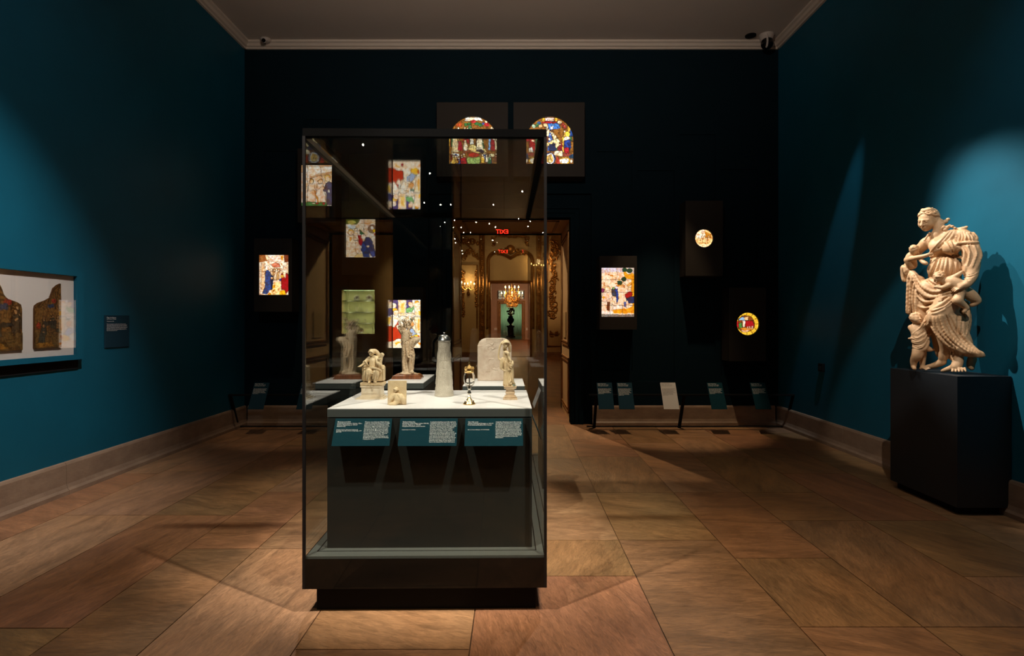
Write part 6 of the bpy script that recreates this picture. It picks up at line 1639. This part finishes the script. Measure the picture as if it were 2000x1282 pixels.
# ================================================================== RELIEF PLAQUE
Y0 = 3.165; X0 = (775.5-CX)/F*Y0
s = Sculpt((-.058, -.03, -.002), (.058, .016, .14), .0014)
s.box((0, 0, .067), (.052, .0045, .067), .001, .001)
def g2(zx, zy, w=0): return np.array((((zx/4.58+580)-775.5)/351, -.004-w, (790.5-(540+zy/4.58))/351))
def G2(pts, r, k=.003, cut=False): s.chain([g2(*p) for p in pts], [a/4.58/351 for a in r] if hasattr(r, '__len__') else r/4.58/351, k, cut)
G2([(885, 1060, .004), (900, 1090, .006), (890, 1120, .004)], [22, 26, 24]); head(s, g2(886, 1015, .008), .0135, (-.5, -1, -.5), (.2, 0, 1))
G2([(880, 1055, .01), (850, 1090, .014), (838, 1120, .012)], [16, 13, 10]); G2([(905, 1055, .01), (930, 1085, .014), (900, 1110, .014)], [15, 13, 10])
G2([(930, 1070, .006), (950, 1100, .006), (955, 1130, .004)], [20, 22, 16]); head(s, g2(925, 1080, .012), .0085, (-.7, -.7, -.1), (0, 0, 1), True, 5.0, False, 1.0)
for i in range(7): G2([(832+17*i, 1145, -.002), (845+13*i, 1110-6*(i % 3), .007), (870+10*i, 1075, .005)], [4, 6, 4], .002)
rr = random.Random(3)
s.curls((0, -.006, .07), (.06, .02, .08), 330, .0007, 2); s.chain([g2(862, 1040, .006), g2(840, 1085, .008), g2(832, 1140, .006)], [.005, .008, .006], .004); s.chain([g2(905, 1110, .006), g2(880, 1135, .012), g2(845, 1142, .012)], [.011, .012, .009], .004)
t = empty('relief_plaque', (X0, Y0, TZ), 'small upright ivory relief plaque of a mother bending over a child, front of the block', 'relief', None, ROT)
me = s.mesh('carved_panel'); o = link('carved_panel', me, M['ivory'], t); o.rotation_euler = (-.06, 0, 0)
MB().box(-.02, .02, .012, .035, 0, .012, .001).build('support', M['pewter'], t)

# ================================================================== TREE WITH FIGURE, ON A WALNUT BASE
# units: 810x1282 crop of x 740-860, y 580-770 -> 6.75 per px
Y0 = 4.62; X0 = (796.5-CX)/F*Y0; q = carve(740, 580, 6.75, Y0); u1 = Y0/F/6.75
s = Sculpt((X0-.11, Y0-.075, TZ+.036), (X0+.13, Y0+.095, TZ+.50), .0028)
G = lambda pts, r, k=.005, cut=False: chn(s, q, u1, pts, r, k, cut)
G([(375, 1010, 0), (355, 900, 0), (350, 760, 0), (350, 640, .0), (340, 560, .0), (345, 490, .005), (320, 450, .01)], [62, 46, 44, 46, 44, 34, 18], .01)
G([(385, 760, 0), (400, 680, 0), (440, 610, 0), (490, 570, 0), (510, 560, 0)], [44, 46, 42, 36, 26], .01)
G([(330, 500, .0), (290, 460, .0), (270, 430, .01), (275, 405, .01)], [30, 18, 12, 6], .006); G([(365, 560, .01), (375, 500, .01), (385, 450, .0), (400, 400, -.01), (405, 350, .0)], [30, 22, 18, 14, 8], .006)
G([(400, 420, .0), (370, 380, .0), (365, 350, .01)], [12, 9, 6]); G([(405, 360, .0), (435, 320, .0), (440, 300, .0)], [10, 7, 4]); G([(330, 470, .0), (335, 400, .0), (330, 360, -.01), (345, 330, -.01)], [20, 12, 9, 5])
for i, (x, y) in enumerate(((275, 405), (365, 350), (440, 300), (345, 330), (405, 350), (300, 440))):
    for j in range(5):
        a = j*1.3+i; G([(x, y, .0), (x+14*math.cos(a), y-10+12*math.sin(a), .012*math.sin(a*2)), (x+28*math.cos(a+.3), y-14+24*math.sin(a+.3), .02*math.sin(a*2))], [6, 7, 2], .003)
G([(330, 1000, .02), (300, 1010, .03)], [26, 12]); G([(410, 985, .02), (445, 995, .04)], [30, 20]); G([(380, 1000, -.04), (430, 1000, -.05)], [40, 30]); s.ell(q(385, 1015, -.01), (.075, .06, .016), .01)
for i in range(12): G([(312+12*i, 960, .045*math.sin(i*.29)+.0), (316+9*i, 800, .046*math.sin(.3+i*.24)), (312+11*i, 640, .046*math.sin(.3+i*.24))], [2, 3, 2], .004, True)
# small figure leaning in front, right of the trunk
G([(420, 800, .035), (425, 860, .035), (418, 910, .03)], [20, 22, 22]); head(s, q(418, 765, .04), .0155, (-.3, -1, -.5), (0, 0, 1)); G([(385, 740, .03), (440, 740, .0), (450, 800, .0), (445, 900, .0)], [18, 26, 22, 18], .006)
G([(410, 800, .045), (385, 790, .05), (370, 740, .045)], [11, 9, 7]); G([(418, 910, .035), (412, 950, .04), (405, 990, .035)], [18, 14, 10]); G([(430, 900, .03), (440, 950, .03), (440, 990, .03)], [16, 12, 9])
# bound nude figure at the back, arms raised to the branches
b = -.052
G([(400, 560, b), (405, 620, b), (390, 690, b), (395, 720, b)], [34, 36, 28, 32], .006); G([(380, 560, b), (350, 500, b), (340, 440, b), (360, 400, b)], [16, 13, 10, 7]); G([(425, 560, b), (470, 530, b), (500, 560, b+.01)], [16, 13, 9])
G([(380, 730, b), (370, 810, b-.008), (375, 890, b), (372, 960, b), (365, 985, b-.01)], [27, 23, 16, 10, 9], .005); G([(412, 730, b), (432, 810, b-.01), (425, 890, b), (430, 960, b), (440, 985, b-.01)], [27, 23, 16, 10, 9], .005)
head(s, q(398, 490, b-.005), .021, (.4, 1, -.3), (0, 0, 1)); G([(365, 720, b-.01), (400, 735, b-.016), (435, 725, b-.01), (440, 780, b-.005)], [14, 18, 16, 10], .004)
for i in range(16):
    x0 = random.Random(i).uniform(270, 440); y0 = random.Random(i+50).uniform(330, 520); a = i*2.3
    G([(x0, y0, .02*math.sin(a)), (x0+22*math.cos(a), y0-22, .02*math.sin(a+.5)), (x0+30*math.cos(a+1.2), y0-52, .025*math.sin(a+1))], [9, 6, 2], .004)
for i in range(9): K_ = 300+22*i; s.skin(q, [(K_+6, 960), (K_-8+3*(i % 3), 860), (K_+8, 760), (K_-4, 660), (K_+10, 590)], [a_*u1 for a_ in (4, 9, 6, 9, 4)], .0, .005, i % 2 == 0, w0=.1, w1=-.07)
s.curls(q(380, 700, 0), (.10, .10, .22), 190, .0022, 3)
t = empty('carved_tree_group', (X0, Y0, TZ), 'pale carved tree trunk with branches and figures on a striped walnut base', 'statuette')
me = s.mesh('tree_and_figures'); me.transform(Matrix.Translation((-X0, -Y0, -TZ))); link('tree_and_figures', me, M['boxwood'], t)
m = MB(); pr = [(.118, .0), (.118, .010), (.112, .013), (.109, .026), (.100, .030), (.092, .036), (.088, .038)]
vs = []; fs = []
for r_, z in pr:
    d = r_*.62
    for x, y in ((-r_, -d), (r_, -d), (r_, d), (-r_, d)): vs.append((x, y, z))
for i in range(len(pr)-1):
    for k in range(4): fs.append((4*i+k, 4*i+(k+1) % 4, 4*i+4+(k+1) % 4, 4*i+4+k))
fs.append((3, 2, 1, 0)); n = 4*(len(pr)-1); fs.append((n, n+1, n+2, n+3))
MB().add(vs, fs).build('walnut_base', M['walnut'], t)

# ================================================================== STANDING STATUETTE
# units: 513x1282 crop of x 960-1020, y 645-795 -> 8.55 per px
Y0 = 3.39; X0 = (996.5-CX)/F*Y0; q = carve(960, 645, 8.55, Y0); u1 = Y0/F/8.55
zt_ = TZ+.078
s = Sculpt((X0-.095, Y0-.05, zt_-.003), (X0+.055, Y0+.05, TZ+.36), .0019)
G = lambda pts, r, k=.003, cut=False: chn(s, q, u1, pts, r, k, cut)
G([(285, 930, 0), (275, 820, 0), (265, 700, 0), (255, 600, 0), (260, 520, 0)], [72, 62, 56, 46, 40], .006)
G([(260, 520, 0), (245, 440, 0), (240, 380, 0)], [42, 44, 40], .006); G([(235, 350, .0), (235, 300, .004)], [20, 18])
head(s, q(238, 235, .006), .0235, (.15, -1, -.35), (0, 0, 1)); G([(270, 200, -.006), (300, 280, -.008), (305, 360, -.008)], [26, 24, 14], .004)
G([(215, 350, .0), (200, 300, .012), (205, 270, .016)], [18, 12, 8]); G([(200, 185, .0), (165, 215, .005), (135, 300, .005), (120, 400, .004), (118, 470, .004), (145, 500, .006), (180, 490, .01)], [9, 12, 14, 14, 13, 11, 9], .003)
G([(220, 370, .02), (275, 390, .022), (285, 440, .02)], [16, 18, 14]); G([(285, 400, .01), (295, 470, .022), (330, 520, .03)], [20, 17, 13]); G([(205, 500, .03), (260, 550, .036), (330, 600, .036)], [7, 7, 7], .002)
G([(350, 520, .02), (350, 560, .03), (340, 600, .03)], [12, 20, 16]); G([(190, 480, .01), (175, 560, .01), (165, 640, .01)], [28, 34, 26], .005); G([(320, 560, .01), (345, 680, .01), (350, 780, .01)], [28, 26, 22], .005)
G([(350, 790, .01), (355, 860, .01), (385, 910, .005)], [20, 22, 16]); G([(320, 850, .03), (300, 880, .03), (330, 900, .03)], [16, 16, 14])
K = lambda pts, r, lift=-.2, k=.003, cut=False: s.skin(q, pts, [a_*u1 for a_ in r], lift, k, cut, w0=.08, w1=-.05)
for i in range(7): K([(205+22*i, 690), (206+23*i, 800), (200+26*i, 925)], [5, 9, 10])
for i in range(6): K([(216+22*i, 700), (218+23*i, 810), (213+26*i, 925)], [4, 6, 6], .3, .002, True)
K([(170, 655), (220, 680), (290, 672), (345, 640)], [8, 9, 9, 7], .3, .002)
for i in range(5): K([(200+18*i, 540), (200+22*i, 600), (196+26*i, 660)], [4, 8, 6])
s.ell(q(340, 930, .02), (.012, .012, .006), .002); s.box((X0-.002, Y0, zt_+.003), (.026, .022, .005), .002, .002)
t = empty('standing_statuette', (X0, Y0, TZ), 'slender ivory figure lifting a veil on a square pedestal, right on the front block', 'statuette')
me = s.mesh('figure'); me.transform(Matrix.Translation((-X0, -Y0, -TZ))); link('figure', me, M['ivory'], t)
MB().box(-.042, .042, -.036, .036, 0, .010, .0015).box(-.034, .034, -.030, .030, .010, .022, .003).box(-.025, .025, -.022, .022, .022, .066, .002).box(-.028, .028, -.025, .025, .036, .044, .002).box(-.036, .036, -.031, .031, .064, .073, .002).box(-.038, .038, -.033, .033, .0735, .079, .001).build('pedestal', M['boxwood'], t)
MB().ball((.018, -.02, .083), .011, 12, (1.3, 1, .6)).build('green_mound', M['verde'], t, smooth=True)
